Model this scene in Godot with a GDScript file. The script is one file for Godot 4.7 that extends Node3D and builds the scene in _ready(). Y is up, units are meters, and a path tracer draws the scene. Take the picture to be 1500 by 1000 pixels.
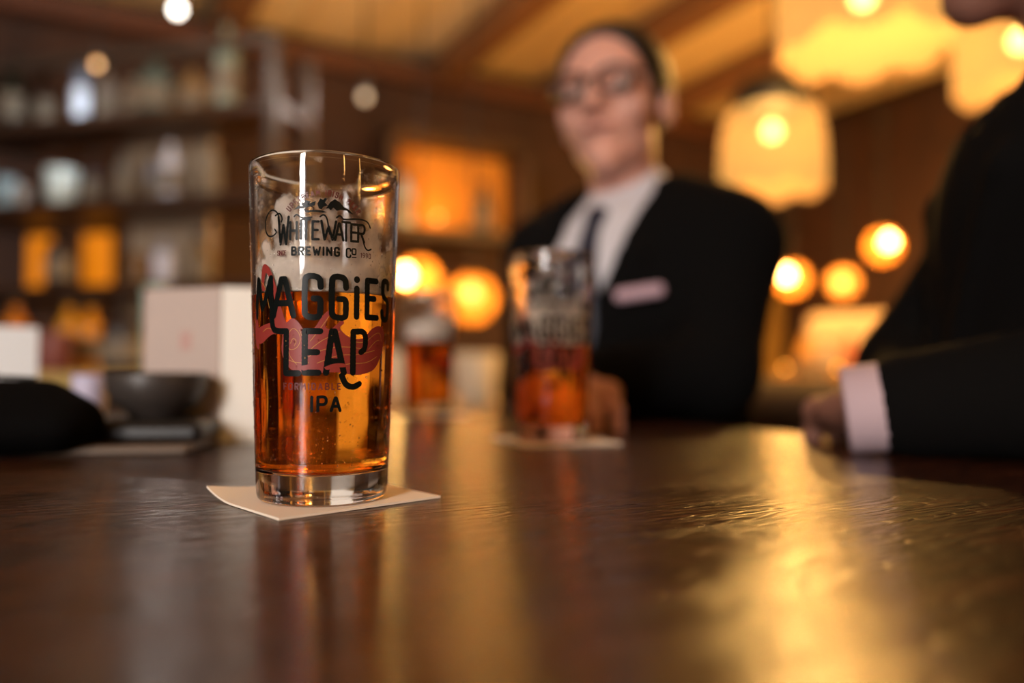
extends Node3D
# A round pub table with a printed pint in focus, two men in dark suits and a warm bar behind.

const TABLE := 0.75            # height of the tabletop
const EYE := Vector3(0, 0.8153, 0)
const PITCH := 0.03043
const FOCAL := 1150.0
const ROOM_TURN := 0.485       # the room stands at 28 degrees to the line of sight

var taken := {}
var window_light: AreaLight3D

# ------------------------------------------------------------------ helpers
func spot(x: float, y: float, depth: float) -> Vector3:
	return EYE + Vector3((x - 750.0) / FOCAL, (500.0 - y) / FOCAL, -1.0).rotated(Vector3.RIGHT, PITCH) * depth

func numbered(called: String) -> String:
	var n: int = taken.get(called, -1) + 1
	taken[called] = n
	return called if n == 0 else "%s_%03d" % [called, n]

func tag(o: Node, label := "", category := "", group := "", kind := "") -> Node:
	for pair in [["label", label], ["category", category], ["group", group], ["kind", kind]]:
		if pair[1] != "":
			o.set_meta(pair[0], pair[1])
	return o

func thing(called: String, at: Vector3, label: String, category: String, group := "", turn := 0.0) -> Node3D:
	var o := Node3D.new()
	o.name = numbered(called)
	add_child(o, true)
	o.position = at
	o.rotation.y = turn
	tag(o, label, category, group)
	return o

func part(called: String, mesh: Mesh, m: Material, parent: Node, at := Vector3.ZERO, turn := Vector3.ZERO) -> MeshInstance3D:
	var o := MeshInstance3D.new()
	o.name = called
	o.mesh = mesh
	if m:
		o.material_override = m
	parent.add_child(o, true)
	o.position = at
	o.rotation = turn
	return o

func struct(called: String, mesh: Mesh, m: Material, at := Vector3.ZERO, turn := Vector3.ZERO, label := "") -> MeshInstance3D:
	var o := part(called, mesh, m, self, at, turn)
	tag(o, label, "", "", "structure")
	return o

func mat(c: Color, rough := 0.6, metal := 0.0, spec := 0.5) -> StandardMaterial3D:
	var m := StandardMaterial3D.new()
	m.albedo_color = c
	m.roughness = rough
	m.metallic = metal
	m.metallic_specular = spec
	return m

func hexmat(h: String, rough := 0.6, metal := 0.0, spec := 0.5) -> StandardMaterial3D:
	return mat(Color.html(h), rough, metal, spec)

func glow(c: Color, energy: float, base := Color(0.9, 0.8, 0.6)) -> StandardMaterial3D:
	var m := mat(base, 0.6)
	m.emission_enabled = true
	m.emission = c
	m.emission_energy_multiplier = energy
	return m

func noise_tex(freq: float, ramp: Array, size := 512, kind := FastNoiseLite.TYPE_SIMPLEX_SMOOTH, fractal := FastNoiseLite.FRACTAL_FBM, octaves := 4, sd := 1, warp := 0.0) -> NoiseTexture2D:
	var n := FastNoiseLite.new()
	n.seed = sd
	n.noise_type = kind
	n.frequency = freq
	n.fractal_type = fractal
	n.fractal_octaves = octaves
	if warp > 0.0:
		n.domain_warp_enabled = true
		n.domain_warp_amplitude = warp
		n.domain_warp_frequency = freq * 0.7
	var t := NoiseTexture2D.new()
	t.width = size
	t.height = size
	t.seamless = true
	t.noise = n
	if ramp.size():
		var g := Gradient.new()
		var offs := PackedFloat32Array()
		var cols := PackedColorArray()
		for r in ramp:
			offs.append(r[0])
			cols.append(r[1])
		g.offsets = offs
		g.colors = cols
		t.color_ramp = g
	return t

class Soup:
	var v := PackedVector3Array()
	var n := PackedVector3Array()
	var uv := PackedVector2Array()
	var f := PackedInt32Array()
	func mesh() -> ArrayMesh:
		var a := []
		a.resize(Mesh.ARRAY_MAX)
		a[Mesh.ARRAY_VERTEX] = v
		a[Mesh.ARRAY_NORMAL] = n
		if uv.size() == v.size() and uv.size() > 0:
			a[Mesh.ARRAY_TEX_UV] = uv
		a[Mesh.ARRAY_INDEX] = f
		var m := ArrayMesh.new()
		m.add_surface_from_arrays(Mesh.PRIMITIVE_TRIANGLES, a)
		return m

# a profile of (radius, height) turned round the y axis; outside lies to the right of its direction of travel
func lathe(p: PackedVector2Array, segs := 48, wave = null) -> Soup:
	var s := Soup.new()
	var cnt := p.size()
	var nrm: Array[Vector2] = []
	for i in cnt:
		var d := Vector2.ZERO
		if i > 0 and p[i] != p[i - 1]:
			d += (p[i] - p[i - 1]).normalized()
		if i < cnt - 1 and p[i] != p[i + 1]:
			d += (p[i + 1] - p[i]).normalized()
		nrm.append(Vector2(d.y, -d.x).normalized())
	for j in segs + 1:
		var a := TAU * j / segs
		var c := cos(a)
		var sn := sin(a)
		for i in cnt:
			var q := p[i]
			if wave != null:
				q = wave.call(q, a, i)
			s.v.append(Vector3(q.x * c, q.y, q.x * sn))
			s.n.append(Vector3(nrm[i].x * c, nrm[i].y, nrm[i].x * sn))
			s.uv.append(Vector2(float(j) / segs, float(i) / maxf(1.0, cnt - 1)))
	for j in segs:
		for i in cnt - 1:
			var a0 := j * cnt + i
			var b0 := a0 + 1
			var c0 := a0 + cnt + 1
			var d0 := a0 + cnt
			s.f.append_array([a0, c0, b0, a0, d0, c0])
	return s

func turned(pts: Array, segs := 32) -> ArrayMesh:
	var p := PackedVector2Array()
	for q in pts:
		p.append(Vector2(q[0], q[1]))
	return lathe(p, segs).mesh()

# a box with chamfered edges
func box(size: Vector3, bevel := 0.004, at := Vector3.ZERO) -> ArrayMesh:
	var st := SurfaceTool.new()
	st.begin(Mesh.PRIMITIVE_TRIANGLES)
	box_into(st, size, bevel, Transform3D(Basis(), at))
	return st.commit()

func box_into(st: SurfaceTool, size: Vector3, bevel: float, t: Transform3D) -> void:
	var h := size / 2.0
	var b := minf(bevel, minf(h.x, minf(h.y, h.z)) * 0.9)
	var axes := [Vector3.RIGHT, Vector3.UP, Vector3.BACK]
	var corner := func(sx: float, sy: float, sz: float, face: int) -> Vector3:
		var c := Vector3(sx * (h.x - b), sy * (h.y - b), sz * (h.z - b))
		c[face] += b * [sx, sy, sz][face]
		return c
	var quad := func(q: Array) -> void:
		var n: Vector3 = (q[1] - q[0]).cross(q[2] - q[0])
		var mid: Vector3 = (q[0] + q[1] + q[2]) / 3.0
		var order := [0, 1, 2, 0, 2, 3] if n.dot(mid) < 0 else [0, 2, 1, 0, 3, 2]
		if q.size() == 3:
			order = order.slice(0, 3)
		st.set_normal((t.basis * (n if n.dot(mid) > 0 else -n)).normalized())
		for k in order:
			st.add_vertex(t * (q[k] as Vector3))
	for f in 3:
		var u := (f + 1) % 3
		var w := (f + 2) % 3
		for s in [-1.0, 1.0]:
			var q := []
			for k in [[-1, -1], [1, -1], [1, 1], [-1, 1]]:
				var sg := Vector3.ZERO
				sg[f] = s
				sg[u] = k[0]
				sg[w] = k[1]
				q.append(corner.call(sg.x, sg.y, sg.z, f))
			quad.call(q)
	if b > 0.0:
		for f in 3:
			var u := (f + 1) % 3
			var w := (f + 2) % 3
			for su in [-1.0, 1.0]:
				for sw in [-1.0, 1.0]:
					var q := []
					for k in [[-1, u], [1, u], [1, w], [-1, w]]:
						var sg := Vector3.ZERO
						sg[f] = k[0]
						sg[u] = su
						sg[w] = sw
						q.append(corner.call(sg.x, sg.y, sg.z, k[1]))
					quad.call(q)
		for sx in [-1.0, 1.0]:
			for sy in [-1.0, 1.0]:
				for sz in [-1.0, 1.0]:
					quad.call([corner.call(sx, sy, sz, 0), corner.call(sx, sy, sz, 1), corner.call(sx, sy, sz, 2)])

# a round bar along a list of points
func tube(pts: Array, r: float, segs := 8) -> ArrayMesh:
	var s := Soup.new()
	var cnt := pts.size()
	var side := Vector3.ZERO
	for i in cnt:
		var p: Vector3 = pts[i]
		var d: Vector3 = (pts[mini(i + 1, cnt - 1)] - pts[maxi(i - 1, 0)]).normalized()
		if side == Vector3.ZERO:
			side = d.cross(Vector3.UP if absf(d.y) < 0.9 else Vector3.RIGHT).normalized()
		side = (side - d * side.dot(d)).normalized()
		var up := d.cross(side)
		for j in segs:
			var a := TAU * j / segs
			var o := side * cos(a) + up * sin(a)
			s.v.append(p + o * r)
			s.n.append(o)
	for i in cnt - 1:
		for j in segs:
			var a0 := i * segs + j
			var b0 := i * segs + (j + 1) % segs
			s.f.append_array([a0, b0 + segs, b0, a0, a0 + segs, b0 + segs])
	for e in [0, cnt - 1]:
		var c := s.v.size()
		var d: Vector3 = (pts[0] - pts[1] if e == 0 else pts[cnt - 1] - pts[cnt - 2]).normalized()
		s.v.append(pts[e])
		s.n.append(d)
		for j in segs:
			s.v.append(s.v[e * segs + j])
			s.n.append(d)
		for j in segs:
			var a0 := c + 1 + j
			var b0 := c + 1 + (j + 1) % segs
			s.f.append_array([c, a0, b0] if e == 0 else [c, b0, a0])
	return s.mesh()

# ------------------------------------------------------------------ bodies: a distance field meshed as surface nets
class Field:
	var lo: Vector3
	var cell: float
	var nx: int
	var ny: int
	var nz: int
	var d := PackedFloat32Array()
	func _init(a: Vector3, b: Vector3, c: float) -> void:
		lo = a
		cell = c
		nx = int(ceil((b.x - a.x) / c)) + 1
		ny = int(ceil((b.y - a.y) / c)) + 1
		nz = int(ceil((b.z - a.z) / c)) + 1
		d.resize(nx * ny * nz)
		d.fill(1.0)
	# a tapered capsule between two joints, squeezed by «flat», joined (or cut out) smoothly over k
	func cap(a: Vector3, b: Vector3, ra: float, rb: float, k := 0.02, flat := Vector3.ONE, cut := false) -> Field:
		var r := maxf(ra, rb)
		var m := flat * r + Vector3.ONE * (k + 2.0 * cell)
		var p0 := (a.min(b) - m - lo) / cell
		var p1 := (a.max(b) + m - lo) / cell
		var inv := Vector3.ONE / flat
		var sa := a * inv
		var ab := b * inv - sa
		var l2 := maxf(ab.length_squared(), 1e-9)
		var sc := minf(flat.x, minf(flat.y, flat.z))
		for z in range(maxi(0, int(p0.z)), mini(nz, int(p1.z) + 2)):
			for y in range(maxi(0, int(p0.y)), mini(ny, int(p1.y) + 2)):
				var at := (z * ny + y) * nx
				for x in range(maxi(0, int(p0.x)), mini(nx, int(p1.x) + 2)):
					var q := (lo + Vector3(x, y, z) * cell) * inv - sa
					var t := clampf(q.dot(ab) / l2, 0.0, 1.0)
					var e := ((q - ab * t).length() - lerpf(ra, rb, t)) * sc
					var o := d[at + x]
					if cut:
						e = -e
						var h := maxf(k - absf(o - e), 0.0) / k
						d[at + x] = maxf(o, e) + h * h * k * 0.25
					else:
						var h := maxf(k - absf(o - e), 0.0) / k
						d[at + x] = minf(o, e) - h * h * k * 0.25
		return self
	func ball(c: Vector3, r: Vector3, k := 0.02, cut := false) -> Field:
		var big := maxf(r.x, maxf(r.y, r.z))
		return cap(c, c, big, big, k, r / big, cut)
	func mesh_into(s: Soup, t := Transform3D()) -> void:
		var index := PackedInt32Array()
		index.resize(nx * ny * nz)
		index.fill(-1)
		var offs := [0, 1, nx, nx + 1, nx * ny, nx * ny + 1, nx * ny + nx, nx * ny + nx + 1]
		var ends := [[0, 1], [2, 3], [4, 5], [6, 7], [0, 2], [1, 3], [4, 6], [5, 7], [0, 4], [1, 5], [2, 6], [3, 7]]
		var w := PackedFloat32Array()
		w.resize(8)
		for z in nz - 1:
			for y in ny - 1:
				var row := (z * ny + y) * nx
				for x in nx - 1:
					var at := row + x
					var neg := 0
					for c in 8:
						w[c] = d[at + offs[c]]
						if w[c] < 0.0:
							neg += 1
					if neg == 0 or neg == 8:
						continue
					var p := Vector3.ZERO
					var m := 0
					for e in ends:
						var a: float = w[e[0]]
						var b: float = w[e[1]]
						if (a < 0.0) != (b < 0.0):
							var f := a / (a - b)
							var i0: int = e[0]
							var i1: int = e[1]
							p += Vector3(i0 & 1, (i0 >> 1) & 1, i0 >> 2).lerp(Vector3(i1 & 1, (i1 >> 1) & 1, i1 >> 2), f)
							m += 1
					p = lo + (Vector3(x, y, z) + p / m) * cell
					var g := Vector3(w[1] + w[3] + w[5] + w[7] - w[0] - w[2] - w[4] - w[6], w[2] + w[3] + w[6] + w[7] - w[0] - w[1] - w[4] - w[5], w[4] + w[5] + w[6] + w[7] - w[0] - w[1] - w[2] - w[3])
					index[at] = s.v.size()
					s.v.append(t * p)
					s.n.append((t.basis * g).normalized())
		var step := [1, nx, nx * ny]
		for z in range(1, nz - 1):
			for y in range(1, ny - 1):
				for x in range(1, nx - 1):
					var at := (z * ny + y) * nx + x
					var a := d[at]
					for k in 3:
						var b: float = d[at + step[k]]
						if (a < 0.0) == (b < 0.0):
							continue
						var u: int = step[(k + 1) % 3]
						var v: int = step[(k + 2) % 3]
						var c0 := index[at - u - v]
						var c1 := index[at - v]
						var c2 := index[at]
						var c3 := index[at - u]
						if c0 < 0 or c1 < 0 or c2 < 0 or c3 < 0:
							continue
						if a < 0.0:
							s.f.append_array([c0, c3, c2, c0, c2, c1])
						else:
							s.f.append_array([c0, c2, c3, c0, c1, c2])

func skin_of(fields: Array) -> ArrayMesh:
	var s := Soup.new()
	for f in fields:
		f.mesh_into(s)
	return s.mesh()

# ------------------------------------------------------------------ lettering: round strokes on the outside of the glass
# each letter is «width; stroke|stroke», a stroke being points in a box one unit high; ~ smooths it
const LETTERS := {
	"A": "50;0,0 22,94 28,94 50,0|11,32 39,32",
	"B": "42;0,0 0,100|~0,100 40,102 40,52 0,54|~0,54 46,54 46,-3 0,0",
	"C": "42;~42,76 40,104 0,104 0,50 0,-4 40,-4 42,24",
	"D": "44;0,0 0,100|~0,100 46,106 46,-6 0,0",
	"E": "36;36,100 0,100 0,0 36,0|0,52 30,52",
	"F": "36;36,100 0,100 0,0|0,52 30,52",
	"G": "44;~42,80 40,104 0,104 0,50 0,-4 44,-4 44,26 44,44|44,44 24,44",
	"H": "42;0,0 0,100|42,0 42,100|0,50 42,50",
	"I": "0;0,0 0,100",
	"L": "34;0,100 0,0 34,0",
	"M": "60;0,0 6,100 30,34 54,100 60,0",
	"N": "44;0,0 0,100 44,0 44,100",
	"O": "44;~22,102 -2,102 -2,50 -2,-2 22,-2 46,-2 46,50 46,102 22,102",
	"P": "40;0,0 0,100|~0,100 46,104 46,44 0,46",
	"R": "42;0,0 0,100|~0,100 46,104 44,48 0,50|20,50 42,0",
	"S": "40;~38,80 38,104 2,106 0,76 2,52 40,52 40,24 38,-6 0,-4 0,22",
	"T": "40;0,100 40,100|20,100 20,0",
	"U": "44;~0,100 0,30 2,-4 22,-4 42,-4 44,30 44,100",
	"W": "66;0,100 15,0 33,70 51,0 66,100",
	"1": "14;0,82 14,100 14,0",
	"9": "40;~38,66 36,42 0,42 0,72 0,104 38,104 38,66 38,20 20,0 8,0",
	"0": "40;~20,102 -2,102 -2,50 -2,-2 20,-2 42,-2 42,50 42,102 20,102",
	" ": "20;",
}

func smoothed(p: PackedVector2Array, times := 2) -> PackedVector2Array:
	for k in times:
		var q := PackedVector2Array([p[0]])
		for i in p.size() - 1:
			q.append(p[i].lerp(p[i + 1], 0.25))
			q.append(p[i].lerp(p[i + 1], 0.75))
		q.append(p[p.size() - 1])
		p = q
	return p

func strokes_of(code: String) -> Array:
	var out := []
	for piece in code.split("|", false):
		var soft := piece.begins_with("~")
		var p := PackedVector2Array()
		for pair in piece.trim_prefix("~").split(" ", false):
			var n := pair.split(",")
			p.append(Vector2(float(n[0]), float(n[1])))
		out.append(smoothed(p, 3) if soft else p)
	return out

# a glass whose wall runs from radius 30.7 mm at the foot to 36.2 mm at the rim
func wall_radius(h: float) -> float:
	return lerpf(0.0307, 0.0362, pow(clampf(h / 0.16, 0.0, 1.0), 0.9))

const UNIT := 0.0003035   # the label's own unit, in metres; x from its middle, y from the foot in the same unit

func on_glass(p: Vector2, lift: float) -> Array:
	var h := (p.y - 157.0) * UNIT
	var r := wall_radius(h)
	var a := PI / 2 - p.x * UNIT / r
	var n := Vector3(cos(a), -0.035, sin(a)).normalized()
	return [Vector3(cos(a) * r, h, sin(a) * r) + n * lift, n]

func ribbon(s: Soup, line: PackedVector2Array, w: float, lift: float, rough := 0.0) -> void:
	var p := PackedVector2Array()
	for i in line.size() - 1:
		var steps := maxi(1, int(line[i].distance_to(line[i + 1]) / 1.6))
		for k in steps:
			p.append(line[i].lerp(line[i + 1], float(k) / steps))
	p.append(line[line.size() - 1])
	var first := s.v.size()
	for i in p.size():
		var d := (p[mini(i + 1, p.size() - 1)] - p[maxi(i - 1, 0)]).normalized()
		var o := Vector2(-d.y, d.x) * w * 0.5
		var wob := 1.0 + rough * sin(p[i].x * 1.7 + p[i].y * 2.9) 
		for e in [o * wob, -o * wob]:
			var g := on_glass(p[i] + e, lift)
			s.v.append(g[0])
			s.n.append(g[1])
	for i in p.size() - 1:
		var k := first + i * 2
		s.f.append_array([k, k + 2, k + 1, k + 1, k + 2, k + 3])
	for q in p:   # round ends and corners
		if q != p[0] and q != p[p.size() - 1] and line.find(q) < 0:
			continue
		var c := s.v.size()
		var g := on_glass(q, lift)
		s.v.append(g[0])
		s.n.append(g[1])
		for j in 10:
			g = on_glass(q + Vector2.from_angle(TAU * j / 10) * w * 0.5, lift)
			s.v.append(g[0])
			s.n.append(g[1])
		for j in 10:
			s.f.append_array([c, c + 1 + (j + 1) % 10, c + 1 + j])

func letter(s: Soup, ch: String, at: Vector2, size: Vector2, w: float, lift: float, turn := 0.0) -> float:
	var code: PackedStringArray = LETTERS[ch].split(";")
	for line in strokes_of(code[1]):
		var q := PackedVector2Array()
		for p in line:
			q.append(at + (Vector2(p.x * size.x, p.y * size.y) / 100.0).rotated(turn))
		ribbon(s, q, w, lift, 0.06)
	return float(code[0]) * size.x / 100.0

func line_width(text: String, sx: float, gap: float) -> float:
	var t := -gap
	for ch in text:
		t += float(LETTERS[ch].get_slice(";", 0)) * sx / 100.0 + gap
	return t

# one line of text between two x of the label
func text_line(s: Soup, text: String, x0: float, x1: float, y: float, h: float, w: float, lift: float, sx := 0.0) -> void:
	var wide := h if sx == 0.0 else sx
	var gap := (x1 - x0 - line_width(text, wide, 0.0)) / maxf(1.0, text.length() - 1)
	var x := x0
	for ch in text:
		x += letter(s, ch, Vector2(x, y), Vector2(wide, h), w, lift) + gap

func patch(s: Soup, outline: PackedVector2Array, lift: float) -> void:
	var lo := INF
	var hi := -INF
	for p in outline:
		lo = minf(lo, p.x)
		hi = maxf(hi, p.x)
	var x := lo
	while x < hi:
		var strip := PackedVector2Array([Vector2(x, -50), Vector2(x + 4, -50), Vector2(x + 4, 700), Vector2(x, 700)])
		for poly in Geometry2D.intersect_polygons(outline, strip):
			var tri := Geometry2D.triangulate_polygon(poly)
			var c := s.v.size()
			for p in poly:
				var g := on_glass(p, lift)
				s.v.append(g[0])
				s.n.append(g[1])
			for i in range(0, tri.size(), 3):
				var a: Vector2 = poly[tri[i]]
				var b: Vector2 = poly[tri[i + 1]]
				var e: Vector2 = poly[tri[i + 2]]
				if (b - a).cross(e - a) < 0:
					s.f.append_array([c + tri[i], c + tri[i + 1], c + tri[i + 2]])
				else:
					s.f.append_array([c + tri[i], c + tri[i + 2], c + tri[i + 1]])
		x += 4.0

func pts(code: String, soft := 0) -> PackedVector2Array:
	var p := PackedVector2Array()
	for pair in code.split(" ", false):
		var n := pair.split(",")
		p.append(Vector2(float(n[0]), float(n[1])))
	if soft:
		p.append(p[0])
		p = smoothed(p, soft)
		p.remove_at(p.size() - 1)
	return p

func curve(code: String) -> PackedVector2Array:
	var p := PackedVector2Array()
	for pair in code.split(" ", false):
		var n := pair.split(",")
		p.append(Vector2(float(n[0]), float(n[1])))
	return smoothed(p, 3)

func print_label(glass: Node3D) -> void:
	var black := hexmat("0b100f", 0.3, 0.0, 0.3)
	var red := hexmat("8a3029", 0.4)
	var dark_red := hexmat("5e1f1a", 0.4)
	var ochre := hexmat("c08a3c", 0.5)
	# brewery name, mountains and swashes
	var s := Soup.new()
	text_line(s, "BREWING", -49, 20, 529, 11, 2.9, 0.00008, 14)
	text_line(s, "C", 31, 37, 528, 12, 2.6, 0.00008, 15)
	letter(s, "O", Vector2(40, 532.5), Vector2(12, 8), 2.2, 0.00008)
	ribbon(s, PackedVector2Array([Vector2(40, 528), Vector2(46, 528)]), 1.7, 0.00008)
	for l in [["W", -72, 545, 26, 40, 4.0], ["H", -52, 552, 24, 25, 3.7], ["I", -35.5, 552, 24, 27, 3.7], ["T", -33, 552, 26, 29, 3.7], ["E", -18.5, 552, 24, 26, 3.7], ["W", -6, 552, 32, 27, 3.7], ["A", 14, 552, 24, 26, 3.7], ["T", 24.5, 552, 28, 27, 3.7], ["E", 38, 552, 26, 25, 3.7], ["R", 49, 552, 24, 25, 3.7]]:
		letter(s, l[0], Vector2(l[1], l[2]), Vector2(l[3], l[4]), l[5], 0.00008)
	for c in ["-70,578 -74,594 -88,598 -99,584 -99,568 -92,558 -82,558 -75,563 -79,568", "-78,588 -70,592 -65,583 -67,578", "-46,585 -42,589 -36,583 -26,583 -20,584", "-8,585 -3,589 2,584 4,572 6,560", "16,585 21,589 26,582 40,585 56,586 66,583 70,575", "58,552 61,544 66,540 72,543"]:
		ribbon(s, curve(c), 2.4, 0.00008)
	for c in ["-47,595 -40,601 -34,600 -36,607 -31,605 -30,609 -21,607 -24,604 -14,608 -16,601 -24,600 -34,597", "-10,597 -12,604 -8,612 -4,610 -1,613 2,612 -1,606 3,602 -3,600 -6,596", "0,597 6,607 13,612 20,608 26,602 34,598 41,592 35,593 31,596 22,597 16,595 11,599 7,595 4,598", "-34,598 -26,594 -14,595 -4,594 2,592 -4,591 -16,592 -28,591"]:
		patch(s, pts(c), 0.00008)
	ribbon(s, curve("-30,596 -26,600 -19,600 -16,596 -20,593 -27,593 -30,596"), 1.4, 0.00009)
	part("brewery_name_print", s.mesh(), black, glass)
	# red captions
	s = Soup.new()
	var arc := "UPSTREAM IRISH BEER"
	var total := line_width(arc, 8.0, 3.4)
	var run := 0.0
	for ch in arc:
		var wide := float(LETTERS[ch].get_slice(";", 0)) * 0.08
		var a := PI / 2 + (total / 2.0 - run - wide / 2.0) / 64.0
		var dir := Vector2.from_angle(a)
		letter(s, ch, Vector2(-3, 553) + dir * 64.0 - dir.rotated(-PI / 2) * wide / 2.0, Vector2(8, 7.2), 1.6, 0.00008, a - PI / 2)
		run += wide + 3.4
	text_line(s, "SINCE", -73.5, -59, 529, 6.5, 1.25, 0.00008, 6.5)
	text_line(s, "1990", 54, 71, 529, 6.5, 1.1, 0.00008, 7)
	text_line(s, "FORMIDABLE", -60, 24, 331.5, 8.6, 1.8, 0.00008, 10.5)
	part("red_caption_print", s.mesh(), dark_red, glass)
	# the red swirl behind the name
	s = Soup.new()
	for c in [
		"-62,420.4 -50,438.4 -38,431.2 -28,415.0 -30,402.4 -22,413.2 -12,424.0 -2,442.0 12,452.8 4,433.0 0,424.0 8,418.6 18,427.6 26,434.8 30,429.4 22,424.0 24,418.6 34,409.6 48,406.0 62,407.8 74,422.2 92,429.4 106,422.2 104,398.8 96,379.0 84,361.0 64,353.8 44,352.0 20,357.4 -6,355.6 -30,353.8 -48,359.2 -58,370.0 -66,386.2",
		"-108,504 -106,516 -98,519 -88,510 -80,494 -71,472 -66,450 -58,430 -50,424 -54,412 -66,412 -80,414 -92,408 -104,400 -116,398 -124,408 -124,420 -112,424 -98,428 -84,430 -78,446 -78,462 -84,484 -93,503 -99,505 -101,494 -102,486 -98,480 -104,476 -109,484",
		"-128,452.8 -122,442.0 -118,424.0 -112,413.2 -118,402.4 -114,391.6 -120,389.8 -128,398.8 -130,424.0",
	]:
		patch(s, pts(c, 3), 0.00004)
	part("swirl_print", s.mesh(), red, glass)
	s = Soup.new()
	for c in ["-56,409.6 -46,424.0 -34,411.4 -36,395.2 -48,388.0 -58,395.2", "-50,398.8 -46,407.8 -40,402.4 -44,395.2", "-20,402.4 -6,420.4 6,438.4", "-26,384.4 -8,400.6 8,409.6 22,416.8", "-30,375.4 0,391.6 30,395.2 60,391.6", "-10,370.0 20,382.6 50,382.6 82,389.8", "10,362.8 36,370.0 66,370.0 88,380.8", "62,398.8 78,413.2 94,418.6 98,404.2", "70,391.6 84,404.2 92,406.0", "-62,380.8 -48,371.8 -30,370.0", "-110,492.4 -100,485.2 -94,469.0 -88,447.4 -78,429.4", "-104,416.8 -90,424.0 -78,415.0", "-58,404.2 -52,380.8 -40,368.2", "-36,418.6 -28,398.8 -30,380.8 -22,370.0", "44,402.4 58,400.6 70,406.0"]:
		ribbon(s, curve(c), 0.7, 0.00007)
	part("swirl_line_print", s.mesh(), ochre, glass)
	# beer name
	s = Soup.new()
	var L := 0.00010
	for c in ["-122,439.7 -121,468.3 -117,495.3", "-117,495.3 -106,451.5 -99,461.6 -86,496.2", "-80,439.7 -66,493.6 -60,493.6 -46,439.7", "-74,458.2 -52,458.2", "48,439.7 48,481.8", "84,495.3 66,495.3 66,439.7 86,439.7", "66,468.3 80,468.3", "-57,417.0 -57,355.1 -37,355.1", "-6,417.0 -28,417.0 -28,356.0 -8,356.0", "-28,386.1 -10,386.1", "3,356.0 11,417.0 15,417.0 29,356.0", "8,372.8 25,372.8", "43,356.0 43,417.0"]:
		ribbon(s, pts(c), 9.2, L, 0.05)
	for c in ["-86,496.2 -85,468.3 -84,443.1 -82,420.5 -72,417.0 -57,417.0", "-6,481.8 -7,497.0 -28,498.7 -29,485.2 -29,449.8 -28,438.0 -7,436.3 -6,451.5 -6,465.0 -16,465.0", "31,481.8 30,497.0 11,498.7 10,485.2 10,449.8 11,438.0 31,436.3 31,451.5 31,465.0 21,465.0", "114,486.9 114,497.0 100,497.9 99,486.9 100,473.4 114,466.7 114,449.8 112,438.0 99,438.0 98,449.8", "43,417.0 64,418.8 64,392.2 56,386.9", "26,351.6 32,337.4 44,333.9 54,339.2"]:
		ribbon(s, curve(c), 9.0, L, 0.05)
	ribbon(s, PackedVector2Array([Vector2(48, 495), Vector2(48, 495.5)]), 10.0, L)
	text_line(s, "IPA", -17, 24, 300, 20, 4.6, L, 26)
	part("beer_name_print", s.mesh(), black, glass)
	s = Soup.new()
	for c in ["-34,366 -16,369 -4,369 -4,363 -18,362 -32,358", "0,364 14,370 32,370 34,364 16,364 4,359"]:
		patch(s, pts(c, 2), 0.00013)
	part("swirl_crest_print", s.mesh(), red, glass)

# ------------------------------------------------------------------ pint glasses
var glass_mat: StandardMaterial3D
var beer_side: StandardMaterial3D
var beer_top: StandardMaterial3D
var foam_mat: StandardMaterial3D
var dew_mat: StandardMaterial3D

func lace_texture(seed_at: int) -> ImageTexture:
	var w := 640
	var h := 256
	var n := FastNoiseLite.new()
	n.seed = seed_at
	n.frequency = 0.02
	n.fractal_octaves = 4
	var fine := FastNoiseLite.new()
	fine.seed = seed_at + 5
	fine.noise_type = FastNoiseLite.TYPE_CELLULAR
	fine.frequency = 0.16
	var data := PackedByteArray()
	data.resize(w * h * 4)
	for y in h:
		var up := 1.0 - float(y) / h            # 0 at the beer, 1 at the rim
		for x in w:
			var a := float(x) / w * TAU - PI / 2  # 0 towards the front of the print
			a = wrapf(a, -PI, PI)
			var k := n.get_noise_3d(cos(a) * 90.0, up * 130.0, sin(a) * 90.0)
			var reach := 0.30 + 0.42 * exp(-pow((absf(a) - 0.15) / 0.75, 4.0)) + 0.1 * cos(a * 3.0)
			var t := (reach - up) * 2.2 + k * 1.5
			var holes := fine.get_noise_2d(x, y * 0.8)
			var v := clampf(t * 3.0, 0.0, 1.0) * clampf(0.74 + 0.5 * (0.25 - up) + k * 0.5, 0.1, 0.95)
			# loose bubbles near the rim
			var loose := clampf(k * 5.0 - 0.9, 0.0, 1.0) * clampf(holes * -3.0 - 1.4, 0.0, 1.0)
			v = maxf(v, loose * 0.7 * (1.0 if up < 0.92 else 0.0))
			var at := (y * w + x) * 4
			data[at] = 240
			data[at + 1] = 226
			data[at + 2] = 210
			data[at + 3] = int(255.0 * clampf(v, 0.0, 1.0))
	return ImageTexture.create_from_image(Image.create_from_data(w, h, false, Image.FORMAT_RGBA8, data))

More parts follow.
